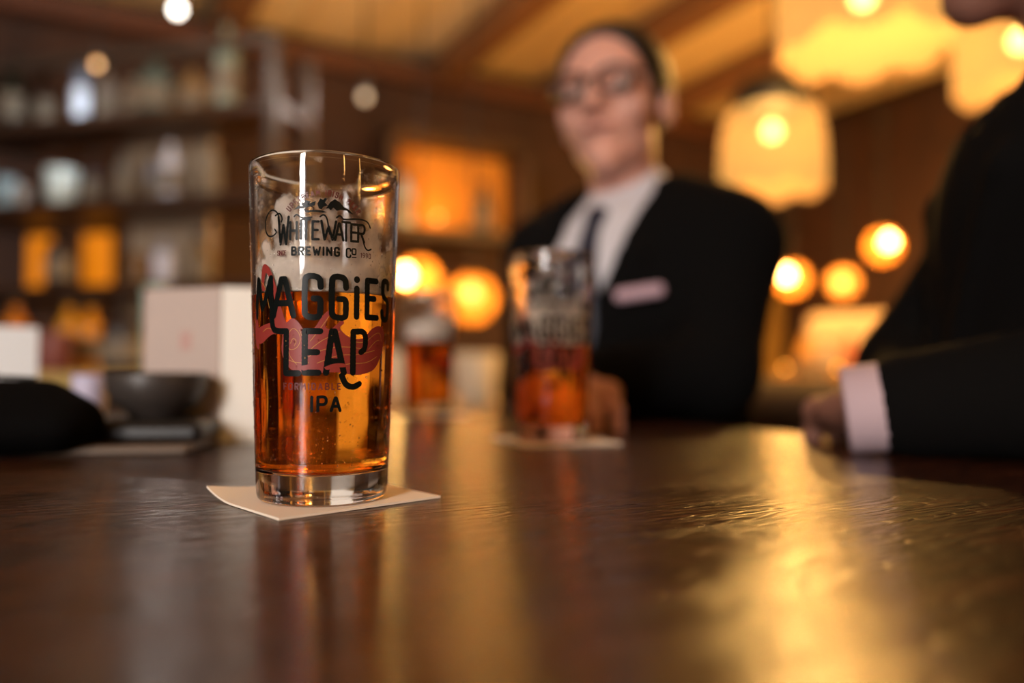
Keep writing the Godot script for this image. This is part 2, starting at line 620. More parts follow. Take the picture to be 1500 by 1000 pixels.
func pint(at: Vector3, turn: float, beer: float, foam: float, label: String, lace: Texture2D, drops := 0) -> Node3D:
	var g := thing("pint_glass", at, label, "glass", "printed pint glasses of amber beer", turn)
	var out := PackedVector2Array()
	for q in [[0.0, 0.002], [0.020, 0.0015], [0.0275, 0.0], [0.0292, 0.0004], [0.0303, 0.0016], [0.0308, 0.0035]]:
		out.append(Vector2(q[0], q[1]))
	for i in range(1, 21):
		var h := lerpf(0.0035, 0.1583, i / 20.0)
		out.append(Vector2(wall_radius(h), h))
	var rim := wall_radius(0.159)
	for q in [[-0.0003, 0.1595], [-0.0011, 0.16], [-0.0018, 0.1595], [-0.0021, 0.1584]]:
		out.append(Vector2(rim + q[0], q[1]))
	var inner := func(h: float) -> float:
		return wall_radius(h) - lerpf(0.0030, 0.0021, clampf(h / 0.06, 0, 1))
	for i in range(1, 9):
		var h := lerpf(0.1584, beer, i / 8.0)
		out.append(Vector2(inner.call(h), h))
	part("glass_body", lathe(out, 96).mesh(), glass_mat, g)
	var wet := PackedVector2Array()
	for i in 17:
		var h := lerpf(beer, 0.0175, i / 16.0)
		wet.append(Vector2(inner.call(h), h))
	for q in [[0.0272, 0.0155], [0.0258, 0.0142], [0.0235, 0.0134], [0.015, 0.0128], [0.0, 0.0126]]:
		wet.append(Vector2(q[0], q[1]))
	var side := lathe(wet, 96).mesh()
	var r: float = inner.call(beer)
	var top := lathe(PackedVector2Array([Vector2(r, beer), Vector2(r * 0.6, beer), Vector2(r * 0.2, beer), Vector2(0, beer)]), 96)
	var a := []
	a.resize(Mesh.ARRAY_MAX)
	a[Mesh.ARRAY_VERTEX] = top.v
	a[Mesh.ARRAY_NORMAL] = top.n
	a[Mesh.ARRAY_TEX_UV] = top.uv
	a[Mesh.ARRAY_INDEX] = top.f
	side.add_surface_from_arrays(Mesh.PRIMITIVE_TRIANGLES, a)
	side.surface_set_material(0, beer_side)
	side.surface_set_material(1, beer_top)
	var b := part("beer", side, null, g)
	tag(b, "clear amber beer")
	# the head of foam and the film it left on the wall
	var fp := PackedVector2Array()
	var fr: float = inner.call(beer) - 0.0004
	for q in [[0.0, 0.0003], [fr * 0.5, 0.0003], [fr - 0.0006, 0.0003], [fr, 0.001], [fr, foam * 0.5], [fr, foam * 0.9], [fr - 0.0008, foam], [fr * 0.8, foam * 0.92], [fr * 0.4, foam * 0.85], [0.0, foam * 0.85]]:
		fp.append(Vector2(q[0], beer + q[1]))
	var wob := func(q: Vector2, ang: float, i: int) -> Vector2:
		return q + Vector2(0, (0.0018 * sin(ang * 3.0 + 1.0) + 0.0012 * sin(ang * 7.0) + 0.0007 * sin(ang * 17.0)) * (1.0 if i > 4 else 0.0))
	var fo := part("foam", lathe(fp, 72, wob).mesh(), foam_mat, g)
	tag(fo, "cream foam head")
	var film := PackedVector2Array()
	for i in 12:
		var h := lerpf(0.157, beer + 0.002, i / 11.0)
		film.append(Vector2(inner.call(h) - 0.00025, h))
	var lm := mat(Color.WHITE, 0.7)
	lm.albedo_texture = lace
	lm.transparency = BaseMaterial3D.TRANSPARENCY_ALPHA
	part("foam_film", lathe(film, 96).mesh(), lm, g)
	if drops > 0:
		var mm := MultiMesh.new()
		mm.transform_format = MultiMesh.TRANSFORM_3D
		var bead := SphereMesh.new()
		bead.radius = 1.0
		bead.height = 2.0
		bead.radial_segments = 10
		bead.rings = 6
		mm.mesh = bead
		mm.instance_count = drops
		var rng := RandomNumberGenerator.new()
		rng.seed = 41
		for i in drops:
			var h := 0.016 + 0.128 * pow(rng.randf(), 1.5)
			var ang := rng.randf() * TAU
			var rad := lerpf(0.00012, 0.00042, pow(rng.randf(), 3.0))
			var n := Vector3(cos(ang), 0, sin(ang))
			var bs := Basis(n.cross(Vector3.UP), Vector3.UP, n)
			mm.set_instance_transform(i, Transform3D(bs.scaled_local(Vector3(rad, rad * 1.15, rad * 0.5)), n * (wall_radius(h) + rad * 0.4) + Vector3(0, h, 0)))
		var cd := MultiMeshInstance3D.new()
		cd.name = "condensation"
		cd.multimesh = mm
		cd.material_override = dew_mat
		g.add_child(cd, true)
		tag(cd, "fine beads of condensation", "", "", "stuff")
	return g

func coaster(at: Vector3, turn: float, label: String, size: Vector2, curl: float) -> void:
	var s := Soup.new()
	var nxy := 14
	for side in [1.0, -1.0]:
		var c := s.v.size()
		for j in nxy + 1:
			for i in nxy + 1:
				var u := i / float(nxy) - 0.5
				var v := j / float(nxy) - 0.5
				var k := maxf(0.0, (-u * 0.5 - v) - 0.35)
				var y := curl * k * k * 12.0 + (0.0012 if side > 0 else 0.0002)
				s.v.append(Vector3(u * size.x, y, v * size.y))
				s.n.append(Vector3(0, side, 0))
		for j in nxy:
			for i in nxy:
				var a := c + j * (nxy + 1) + i
				var b := a + 1
				var d := a + nxy + 1
				var e := d + 1
				s.f.append_array([a, b, e, a, e, d] if side > 0 else [a, e, b, a, d, e])
	var per := (nxy + 1) * (nxy + 1)
	var ring := []
	for i in nxy:
		ring.append(i)
	for j in nxy:
		ring.append(j * (nxy + 1) + nxy)
	for i in nxy:
		ring.append(nxy * (nxy + 1) + nxy - i)
	for j in nxy:
		ring.append((nxy - j) * (nxy + 1))
	for k in ring.size():
		var a: int = ring[k]
		var b: int = ring[(k + 1) % ring.size()]
		var n := (s.v[b] - s.v[a]).cross(Vector3.DOWN).normalized()
		var c := s.v.size()
		for q in [s.v[a], s.v[b], s.v[b + per], s.v[a + per]]:
			s.v.append(q)
			s.n.append(n)
		s.f.append_array([c, c + 2, c + 1, c, c + 3, c + 2])
	var m := hexmat("f4e4d0", 0.75)
	var o := part(numbered("coaster"), s.mesh(), m, self, at, Vector3(0, turn, 0))
	tag(o, label, "coaster", "paper coasters under the pints")

# ------------------------------------------------------------------ people
func hand_into(s: Soup, t: Transform3D, thumb: float, curl: float) -> void:
	var f := Field.new(Vector3(-0.075, -0.075, -0.05), Vector3(0.075, 0.04, 0.2), 0.0032)
	f.cap(Vector3(0, 0, -0.045), Vector3(0, 0, 0.03), 0.027, 0.028, 0.01, Vector3(1, 0.72, 1))
	f.ball(Vector3(0, 0, 0.058), Vector3(0.041, 0.017, 0.052), 0.018)
	f.cap(Vector3(-0.032, 0.002, 0.085), Vector3(0.032, 0.002, 0.085), 0.0125, 0.0115, 0.012)
	var lens := [0.070, 0.082, 0.077, 0.060]
	for i in 4:
		var x := (-0.0325 + 0.0215 * i) * -thumb
		var p := Vector3(x, 0.002, 0.088 - 0.004 * absf(i - 1.2))
		var ang := 0.12
		var r := 0.0098
		for k in 3:
			ang += curl * [0.55, 1.0, 0.7][k]
			var l: float = lens[i] * [0.46, 0.30, 0.24][k]
			var q := p + Vector3(x * 0.06 * l / 0.03, -sin(ang) * l, cos(ang) * l)
			f.cap(p, q, r, r - 0.0009, 0.004)
			p = q
			r -= 0.0009
	var a := Vector3(thumb * 0.028, -0.006, 0.022)
	var b := Vector3(thumb * 0.052, -0.014, 0.055)
	var c := Vector3(thumb * 0.056, -0.020, 0.088)
	f.cap(a, b, 0.016, 0.0115, 0.012)
	f.cap(b, c, 0.0112, 0.0092, 0.004)
	f.cap(c, c + Vector3(-thumb * 0.006, -0.006, 0.022), 0.0095, 0.0078, 0.004)
	f.mesh_into(s, t)

# head, eyes at half its height, faces +z; its middle lies at t's origin
func head_into(s: Soup, t: Transform3D) -> void:
	var f := Field.new(Vector3(-0.115, -0.235, -0.135), Vector3(0.115, 0.14, 0.145), 0.005)
	f.ball(Vector3(0, 0.03, -0.018), Vector3(0.077, 0.086, 0.097), 0.02)
	f.ball(Vector3(0, -0.03, 0.028), Vector3(0.058, 0.085, 0.066), 0.03)
	f.ball(Vector3(0, 0.045, 0.03), Vector3(0.062, 0.055, 0.058), 0.03)
	f.cap(Vector3(-0.036, -0.068, 0.02), Vector3(0, -0.099, 0.070), 0.021, 0.018, 0.022)
	f.cap(Vector3(0.036, -0.068, 0.02), Vector3(0, -0.099, 0.070), 0.021, 0.018, 0.022)
	f.cap(Vector3(-0.045, 0.024, 0.078), Vector3(0.045, 0.024, 0.078), 0.012, 0.012, 0.018)
	for sx in [-1.0, 1.0]:
		f.ball(Vector3(sx * 0.034, 0.002, 0.098), Vector3(0.019, 0.013, 0.016), 0.012, true)
		f.cap(Vector3(sx * 0.019, 0.0125, 0.0885), Vector3(sx * 0.049, 0.0115, 0.0795), 0.0055, 0.0055, 0.006)
		f.cap(Vector3(sx * 0.021, -0.0115, 0.0865), Vector3(sx * 0.047, -0.0115, 0.079), 0.0055, 0.0055, 0.006)
		f.ball(Vector3(sx * 0.043, -0.028, 0.066), Vector3(0.024, 0.022, 0.02), 0.025)
		f.ball(Vector3(sx * 0.08, -0.008, -0.012), Vector3(0.011, 0.033, 0.021), 0.008)
		f.ball(Vector3(sx * 0.089, -0.006, -0.006), Vector3(0.007, 0.02, 0.011), 0.005, true)
		f.ball(Vector3(sx * 0.014, -0.034, 0.1), Vector3(0.009, 0.008, 0.01), 0.008)
	f.cap(Vector3(0, 0.018, 0.092), Vector3(0, -0.03, 0.116), 0.0085, 0.0125, 0.01)
	f.cap(Vector3(-0.021, -0.058, 0.086), Vector3(0, -0.0595, 0.096), 0.006, 0.008, 0.008)
	f.cap(Vector3(0.021, -0.058, 0.086), Vector3(0, -0.0595, 0.096), 0.006, 0.008, 0.008)
	f.cap(Vector3(-0.018, -0.068, 0.085), Vector3(0.018, -0.068, 0.085), 0.0075, 0.0075, 0.008)
	f.cap(Vector3(-0.024, -0.0625, 0.1), Vector3(0.024, -0.0625, 0.1), 0.003, 0.003, 0.003, Vector3.ONE, true)
	f.cap(Vector3(0, -0.07, -0.025), Vector3(0, -0.2, -0.035), 0.051, 0.058, 0.025)
	f.mesh_into(s, t)

func hair_mesh(t: Transform3D, receding: float) -> ArrayMesh:
	var f := Field.new(Vector3(-0.11, -0.1, -0.14), Vector3(0.11, 0.15, 0.12), 0.005)
	f.ball(Vector3(0, 0.038, -0.02), Vector3(0.088, 0.096, 0.108), 0.01)
	f.ball(Vector3(0, 0.062, 0.030), Vector3(0.068, 0.052, 0.058), 0.02)
	f.ball(Vector3(0.0, -0.002, 0.105), Vector3(0.072, 0.094 - receding, 0.075), 0.012, true)
	f.ball(Vector3(0, -0.055, 0.065), Vector3(0.12, 0.078, 0.062), 0.012, true)
	f.ball(Vector3(0, -0.15, -0.06), Vector3(0.12, 0.09, 0.12), 0.015, true)
	var s := Soup.new()
	f.mesh_into(s, t)
	return s.mesh()

func ring_points(c: Vector3, rx: float, ry: float, bend: float) -> Array:
	var out := []
	for i in 25:
		var a := TAU * i / 24
		var x := rx * signf(cos(a)) * pow(absf(cos(a)), 0.75)
		var y := ry * signf(sin(a)) * pow(absf(sin(a)), 0.75)
		out.append(c + Vector3(x, y, -bend * (c.x + x) * (c.x + x)))
	return out

# arms: [shoulder, elbow, wrist, hand direction, curl] for his left (+x) and right (-x) in his own frame, facing +z
func suit_person(called_label: String, at: Vector3, turn: float, head_at: Vector3, head_turn: Vector3, left: Array, right: Array, skin: Material, with_glasses: bool) -> Node3D:
	var o := thing("person", at, called_label, "person", "", turn)
	var ht := Transform3D(Basis.from_euler(head_turn), head_at)
	var neck := Vector3(0, 1.03, -0.02)
	# body: head and hands in fine grids, the rest coarse, all one mesh
	var s := Soup.new()
	head_into(s, ht)
	for e in [[left, -1.0], [right, 1.0]]:
		var arm: Array = e[0]
		var dir: Vector3 = arm[3]
		var bs := Basis.looking_at(-dir, Vector3.UP).orthonormalized()
		hand_into(s, Transform3D(bs, arm[2] + dir * 0.035), e[1], arm[4])
	var f := Field.new(Vector3(-0.36, 0.02, -0.24), Vector3(0.36, 1.1, 0.62), 0.016)
	f.cap(Vector3(0, 0.55, 0), Vector3(0, 0.92, 0), 0.13, 0.145, 0.05, Vector3(1, 1, 0.68))
	f.cap(Vector3(0, 0.9, -0.01), neck, 0.07, 0.055, 0.05)
	for arm in [left, right]:
		f.cap(Vector3(signf(arm[0].x) * 0.05, 0.98, 0), arm[0], 0.055, 0.05, 0.04)
		f.cap(arm[0], arm[1], 0.048, 0.037, 0.03)
		f.cap(arm[1], arm[2], 0.036, 0.026, 0.02)
	for sx in [-1.0, 1.0]:
		f.cap(Vector3(sx * 0.09, 0.53, 0.0), Vector3(sx * 0.12, 0.52, 0.40), 0.075, 0.052, 0.04)
		f.cap(Vector3(sx * 0.12, 0.52, 0.40), Vector3(sx * 0.12, 0.09, 0.38), 0.05, 0.035, 0.02)
		f.cap(Vector3(sx * 0.12, 0.07, 0.36), Vector3(sx * 0.13, 0.055, 0.52), 0.036, 0.03, 0.02)
	f.mesh_into(s)
	part("body", s.mesh(), skin, o)
	# shirt: chest, band and two collar wings, cuffs
	var white := hexmat("d9d6dc" if with_glasses else "c2aab2", 0.7)
	f = Field.new(Vector3(-0.19, 0.62, -0.15), Vector3(0.19, 1.14, 0.2), 0.007)
	f.cap(Vector3(0, 0.68, 0.012), Vector3(0, 0.93, 0.012), 0.15, 0.15, 0.03, Vector3(1, 1, 0.72))
	f.cap(Vector3(0, 0.96, 0.0), Vector3(0, 1.075, -0.012), 0.085, 0.064, 0.04)
	for sx in [-1.0, 1.0]:
		f.cap(Vector3(sx * 0.066, 1.082, -0.02), Vector3(sx * 0.02, 1.035, 0.062), 0.014, 0.014, 0.006)
		f.cap(Vector3(sx * 0.03, 1.035, 0.066), Vector3(sx * 0.06, 0.982, 0.104), 0.023, 0.010, 0.005)
		f.cap(Vector3(sx * 0.066, 1.082, -0.02), Vector3(0, 1.088, -0.085), 0.014, 0.014, 0.006)
	s = Soup.new()
	f.mesh_into(s)
	for arm in [left, right]:
		var dir: Vector3 = (arm[2] - arm[1]).normalized()
		var cu := part("cuff", turned([[0.0285, 0.030], [0.031, 0.033], [0.033, 0.030], [0.0335, 0.0], [0.033, -0.05], [0.029, -0.05], [0.0285, 0.030]], 32), white, o, arm[2])
		cu.basis = Basis(Quaternion(Vector3.UP, dir))
		if arm == left and not with_glasses:
			tag(part("cufflink", turned([[0, -0.002], [0.005, -0.002], [0.0062, 0.0], [0.005, 0.0025], [0, 0.003]], 16), hexmat("c9962c", 0.25, 0.9), cu, Vector3(-0.03, 0.014, 0.02), Vector3(0, 0.5, 1.2)), "gold cufflink")
	part("shirt", s.mesh(), white, o)
	# jacket with a V opening, lapels and sleeves
	var cloth := hexmat("0d0c0c", 0.95, 0.0, 0.22)
	f = Field.new(Vector3(-0.37, 0.5, -0.26), Vector3(0.37, 1.14, 0.52), 0.0095)
	f.cap(Vector3(0, 0.55, 0.0), Vector3(0, 0.72, 0.0), 0.185, 0.175, 0.05, Vector3(1, 1, 0.74))
	f.cap(Vector3(0, 0.72, 0.0), Vector3(0, 0.93, 0.0), 0.175, 0.185, 0.05, Vector3(1, 1, 0.74))
	f.cap(Vector3(-0.12, 0.99, -0.015), Vector3(0.12, 0.99, -0.015), 0.075, 0.075, 0.06)
	f.cap(Vector3(0, 1.0, -0.035), Vector3(0, 1.05, -0.045), 0.09, 0.078, 0.04)
	for arm in [left, right]:
		var sx := signf(arm[0].x)
		var dir: Vector3 = (arm[2] - arm[1]).normalized()
		f.cap(Vector3(sx * 0.07, 1.035, -0.02), arm[0] + Vector3(0, -0.002, 0), 0.05, 0.053, 0.06)
		f.cap(arm[0] + Vector3(0, -0.012, 0), arm[1], 0.066, 0.056, 0.035)
		f.cap(arm[1], arm[2] - dir * 0.012, 0.054, 0.039, 0.03)
	if with_glasses:
		f.cap(Vector3(0, 1.08, 0.10), Vector3(0, 0.80, 0.20), 0.088, 0.004, 0.01, Vector3.ONE, true)
	f.cap(Vector3(0, 1.14, 0.0), Vector3(0, 1.04, 0.04), 0.08, 0.075, 0.01, Vector3.ONE, true)
	for sx in [-1.0, 1.0]:
		f.cap(Vector3(sx * 0.085, 1.06, 0.02), Vector3(sx * 0.086, 0.97, 0.11), 0.014, 0.016, 0.01)
		f.cap(Vector3(sx * 0.086, 0.97, 0.11), Vector3(sx * 0.012, 0.79, 0.137), 0.018, 0.010, 0.01)
	part("jacket", skin_of([f]), cloth, o)
	# trousers and shoes under the table
	f = Field.new(Vector3(-0.26, 0.03, -0.24), Vector3(0.26, 0.7, 0.56), 0.018)
	f.cap(Vector3(-0.08, 0.55, 0), Vector3(0.08, 0.55, 0), 0.12, 0.12, 0.04)
	for sx in [-1.0, 1.0]:
		f.cap(Vector3(sx * 0.09, 0.54, 0.0), Vector3(sx * 0.12, 0.52, 0.40), 0.092, 0.068, 0.04)
		f.cap(Vector3(sx * 0.12, 0.52, 0.40), Vector3(sx * 0.12, 0.10, 0.38), 0.066, 0.052, 0.02)
	part("trousers", skin_of([f]), cloth, o)
	var shoe_mat := hexmat("141210", 0.35)
	for sx in [-1.0, 1.0]:
		f = Field.new(Vector3(sx * 0.125 - 0.08, -0.02, 0.26), Vector3(sx * 0.125 + 0.08, 0.14, 0.62), 0.011)
		f.cap(Vector3(sx * 0.12, 0.05, 0.35), Vector3(sx * 0.13, 0.04, 0.53), 0.047, 0.037, 0.02)
		f.cap(Vector3(sx * 0.12, 0.05, 0.36), Vector3(sx * 0.12, 0.10, 0.37), 0.045, 0.045, 0.02)
		part("shoe", skin_of([f]), shoe_mat, o)
	part("hair", hair_mesh(ht, 0.0 if not with_glasses else 0.004), hexmat("17110d", 0.55), o)
	var ball := SphereMesh.new()
	ball.radius = 0.0122
	ball.height = 0.0244
	ball.radial_segments = 20
	ball.rings = 10
	var pupil := SphereMesh.new()
	pupil.radius = 0.0075
	pupil.height = 0.015
	pupil.radial_segments = 14
	pupil.rings = 8
	for sx in [-1.0, 1.0]:
		var eye := part("eye", ball, hexmat("b8afa8", 0.3), o, ht * Vector3(sx * 0.034, 0.0, 0.0790), head_turn)
		part("iris", pupil, hexmat("2a1b12", 0.2), eye, Vector3(0, 0, 0.0058))
		part("eyebrow", tube([ht * Vector3(sx * 0.014, 0.0235, 0.0935), ht * Vector3(sx * 0.034, 0.0285, 0.089), ht * Vector3(sx * 0.054, 0.022, 0.073)], 0.0032), hexmat("1d1510", 0.7), o)
	part("lips", tube([ht * Vector3(-0.022, -0.0605, 0.0885), ht * Vector3(-0.008, -0.0635, 0.1005), ht * Vector3(0.008, -0.0635, 0.1005), ht * Vector3(0.022, -0.0605, 0.0885)], 0.0045), hexmat("8c4a44", 0.5), o)
	if with_glasses:
		var fm := hexmat("0d0c0d", 0.3)
		var gl := part("spectacles", tube([ht * Vector3(-0.012, 0.004, 0.109), ht * Vector3(0, 0.008, 0.113), ht * Vector3(0.012, 0.004, 0.109)], 0.0022), fm, o)
		for sx in [-1.0, 1.0]:
			var loop := []
			for p in ring_points(Vector3(sx * 0.034, 0.0, 0.113), 0.0245, 0.0185, 3.2):
				loop.append(ht * (p as Vector3))
			part("rim", tube(loop, 0.0036), fm, gl)
			part("temple", tube([ht * Vector3(sx * 0.058, 0.008, 0.102), ht * Vector3(sx * 0.074, 0.012, 0.075), ht * Vector3(sx * 0.082, 0.012, 0.0), ht * Vector3(sx * 0.082, 0.0, -0.02)], 0.0024), fm, gl)
	# tie: knot and blade
	if not with_glasses:
		return o
	f = Field.new(Vector3(-0.06, 0.72, 0.04), Vector3(0.06, 1.07, 0.17), 0.005)
	f.cap(Vector3(0, 1.035, 0.085), Vector3(0, 1.005, 0.103), 0.02, 0.014, 0.006)
	f.cap(Vector3(0, 0.998, 0.108), Vector3(0, 0.93, 0.134), 0.018, 0.028, 0.006, Vector3(1, 1, 0.3))
	f.cap(Vector3(0, 0.93, 0.134), Vector3(0, 0.78, 0.134), 0.028, 0.04, 0.006, Vector3(1, 1, 0.3))
	part("tie", skin_of([f]), hexmat("171a30", 0.5), o)
	# pocket square
	if with_glasses:
		var st := SurfaceTool.new()
		st.begin(Mesh.PRIMITIVE_TRIANGLES)
		box_into(st, Vector3(0.068, 0.017, 0.012), 0.004, Transform3D(Basis.from_euler(Vector3(-0.1, 0.34, 0.12)), Vector3(0.100, 0.915, 0.130)))
		part("pocket_square", st.commit(), hexmat("c9a8b4", 0.8), o)
	return o

# ------------------------------------------------------------------ lamps
func omni(parent: Node, at: Vector3, c: Color, energy: float, size: float) -> void:
	var l := OmniLight3D.new()
	l.name = "light"
	l.light_color = c
	l.light_energy = energy
	l.light_size = size
	l.omni_range = 20.0
	l.omni_attenuation = 2.0
	l.shadow_enabled = true
	parent.add_child(l, true)
	l.position = at

var bulb_glow: StandardMaterial3D
var shade_glow: StandardMaterial3D
var globe_glow: StandardMaterial3D
var dim_glow: StandardMaterial3D
const AMBER := Color(1.0, 0.75, 0.40)

func bulb_mesh(r: float) -> ArrayMesh:
	return turned([[0, -r], [r * 0.6, -r * 0.8], [r * 0.95, -r * 0.3], [r * 0.95, r * 0.3], [r * 0.6, r * 0.85], [r * 0.4, r * 1.0], [r * 0.36, r * 1.15], [0, r * 1.15]], 20)

func pendant(at: Vector3, r: float, h: float, bulb_low: float, energy: float, label: String, ceiling_y: float) -> void:
	var o := thing("pendant_lamp", at, label, "lamp", "scalloped amber pendant lamps")
	var prof := PackedVector2Array([Vector2(r, -h * 0.5), Vector2(r * 1.0, -h * 0.2), Vector2(r * 0.96, h * 0.2), Vector2(r * 0.88, h * 0.42), Vector2(r * 0.7, h * 0.5)])
	var scallop := func(q: Vector2, a: float, i: int) -> Vector2:
		var lobe := absf(sin(a * 4.0))
		if i == 0:
			return q + Vector2(0, -lobe * h * 0.09)
		if i == 3:
			return q + Vector2(0, lobe * h * 0.05)
		return q * Vector2(1.0 + 0.015 * sin(a * 24.0), 1.0)
	part("lamp_shade", lathe(prof, 96, scallop).mesh(), shade_glow, o)
	part("shade_cap", turned([[r * 0.74, h * 0.5], [r * 0.80, h * 0.64], [r * 0.66, h * 0.86], [r * 0.2, h * 0.98], [0, h * 0.98], [0, h * 0.5], [r * 0.74, h * 0.5]], 32), hexmat("15130f", 0.5), o)
	part("cord", tube([Vector3(0, h * 0.96, 0), Vector3(0, ceiling_y - at.y, 0)], 0.006), hexmat("15130f", 0.6), o)
	part("bulb", bulb_mesh(0.032), bulb_glow, o, Vector3(0, bulb_low, 0))
	part("lamp_holder", tube([Vector3(0, bulb_low + 0.05, 0), Vector3(0, h * 0.6, 0)], 0.014), hexmat("2a2018", 0.4), o)
	omni(o, Vector3(0, bulb_low, 0), AMBER, energy, 0.03)

func globe(at: Vector3, r: float, bulb_at: Vector3, energy: float, label: String, ceiling_y: float) -> void:
	var o := thing("globe_lamp", at, label, "lamp", "amber glass globe lamps")
	var p := PackedVector2Array()
	for i in 17:
		var a := lerpf(-PI / 2 + 0.25, PI / 2 - 0.2, i / 16.0)
		p.append(Vector2(cos(a) * r, sin(a) * r))
	part("glass_globe", lathe(p, 32).mesh(), globe_glow, o)
	part("bulb", bulb_mesh(0.034), bulb_glow if energy > 0.3 else dim_glow, o, bulb_at)
	part("fitting", turned([[0, r * 0.92], [r * 0.36, r * 0.92], [r * 0.36, r * 1.1], [r * 0.2, r * 1.25], [0, r * 1.25]], 20), hexmat("3a2a16", 0.35, 0.8), o)
	part("cord", tube([Vector3(0, r * 1.2, 0), Vector3(0, ceiling_y - at.y, 0)], 0.005), hexmat("15130f", 0.6), o)
	omni(o, bulb_at, AMBER, energy, 0.026)

# ------------------------------------------------------------------ bottles and bar ware
func bottle(at: Vector3, h: float, r: float, m: Material, label: String, group: String, called := "bottle") -> Node3D:
	var o := thing(called, at, label, "bottle", group)
	part("bottle_body", turned([[0, 0], [r * 0.9, 0], [r, h * 0.02], [r, h * 0.58], [r * 0.9, h * 0.66], [r * 0.45, h * 0.75], [r * 0.36, h * 0.8], [r * 0.36, h * 0.94], [0, h * 0.94]], 24), m, o)
	part("bottle_cap", turned([[0, h * 0.9], [r * 0.42, h * 0.9], [r * 0.42, h], [0, h]], 20), hexmat("2a2622", 0.4), o)
	part("bottle_label", turned([[r * 1.01, h * 0.14], [r * 1.015, h * 0.15], [r * 1.015, h * 0.44], [r * 1.01, h * 0.45]], 24), hexmat("7a6f5e", 0.7), o)
	return o

func tumbler(at: Vector3, h: float, r: float, m: Material, label: String, group: String) -> Node3D:
	var o := thing("tumbler", at, label, "glass", group)
	part("tumbler_body", turned([[0, 0], [r * 0.78, 0], [r * 0.82, h * 0.03], [r, h * 0.98], [r * 0.97, h], [r * 0.94, h * 0.98], [r * 0.76, h * 0.08], [0, h * 0.07]], 28), m, o)
	return o

func _ready() -> void:
	# ---------------- camera
	var cam := Camera3D.new()
	cam.name = "camera"
	add_child(cam)
	cam.position = EYE
	cam.rotation = Vector3(PITCH, 0, 0.004)
	cam.fov = rad_to_deg(2.0 * atan(500.0 / FOCAL))
	cam.near = 0.02
	cam.far = 60.0
	var lens := CameraAttributesPhysical.new()
	lens.frustum_focal_length = 27.6
	lens.frustum_focus_distance = 0.357
	lens.frustum_near = 0.02
	lens.frustum_far = 60.0
	lens.exposure_aperture = 2.2
	cam.attributes = lens
	cam.current = true
	# ---------------- sky outside the window, exposure
	var env := Environment.new()
	env.background_mode = Environment.BG_SKY
	var sky := Sky.new()
	var sm := ProceduralSkyMaterial.new()
	sm.sky_top_color = Color(0.55, 0.64, 0.78)
	sm.sky_horizon_color = Color(0.78, 0.80, 0.84)
	sm.ground_bottom_color = Color(0.3, 0.29, 0.28)
	sm.ground_horizon_color = Color(0.55, 0.55, 0.55)
	sky.sky_material = sm
	env.sky = sky
	env.tonemap_mode = Environment.TONE_MAPPER_LINEAR
	env.tonemap_exposure = 1.0
	env.sdfgi_enabled = true
	env.ssao_enabled = true
	env.ssil_enabled = true
	var we := WorldEnvironment.new()
	we.name = "environment"
	we.environment = env
	add_child(we)
	# ---------------- daylight: unseen tall window behind the camera, placed to light faces and glass
	var rb := Basis(Vector3.UP, ROOM_TURN)
	window_light = AreaLight3D.new()
	window_light.name = "unseen_window_daylight"
	window_light.area_size = Vector2(0.62, 1.4)
	window_light.light_color = Color(1.0, 0.97, 0.95)
	window_light.light_energy = 15.0
	window_light.shadow_enabled = true
	window_light.area_range = 20.0
	add_child(window_light)
	window_light.transform = Transform3D(rb, rb * Vector3(-2.33, 1.75, 1.68))
	# ---------------- shared materials
	glass_mat = mat(Color(1, 1, 1, 0.0), 0.0)
	glass_mat.refraction_enabled = true
	glass_mat.refraction_scale = 0.05
	glass_mat.transparency = BaseMaterial3D.TRANSPARENCY_ALPHA
	dew_mat = mat(Color(1, 1, 1, 0.0), 0.0)
	dew_mat.refraction_enabled = true
	dew_mat.refraction_scale = 0.033
	dew_mat.transparency = BaseMaterial3D.TRANSPARENCY_ALPHA
	beer_side = mat(Color(0.95, 0.58, 0.15, 0.0), 0.0)
	beer_side.refraction_enabled = true
	beer_side.refraction_scale = 0.0128
	beer_side.transparency = BaseMaterial3D.TRANSPARENCY_ALPHA
	beer_top = beer_side.duplicate()
	beer_top.refraction_scale = 0.033
	foam_mat = hexmat("f2e8dc", 0.8)
	foam_mat.heightmap_enabled = true
	foam_mat.heightmap_texture = noise_tex(0.08, [], 256, FastNoiseLite.TYPE_CELLULAR)
	foam_mat.heightmap_scale = 0.03
	foam_mat.uv1_scale = Vector3(4, 1, 1)
	dim_glow = glow(Color(1.0, 0.78, 0.42), 4.0)
	bulb_glow = glow(Color(1.0, 0.74, 0.38), 40.0)
	shade_glow = glow(Color.html("ffcb6c"), 0.5, Color.html("6a4a24"))
	shade_glow.albedo_color.a = 0.8
	shade_glow.transparency = BaseMaterial3D.TRANSPARENCY_ALPHA
	shade_glow.roughness = 0.8
	globe_glow = glow(Color.html("ffa92e"), 0.5, Color.html("b97a2a"))
	globe_glow.albedo_color.a = 0.5
	globe_glow.transparency = BaseMaterial3D.TRANSPARENCY_ALPHA
	globe_glow.roughness = 0.5
	build_room(rb)
	build_table()
	build_people()
	build_table_things()
	build_lamps()
	build_bar()
	build_dining()
	build_unseen_wall_lights()

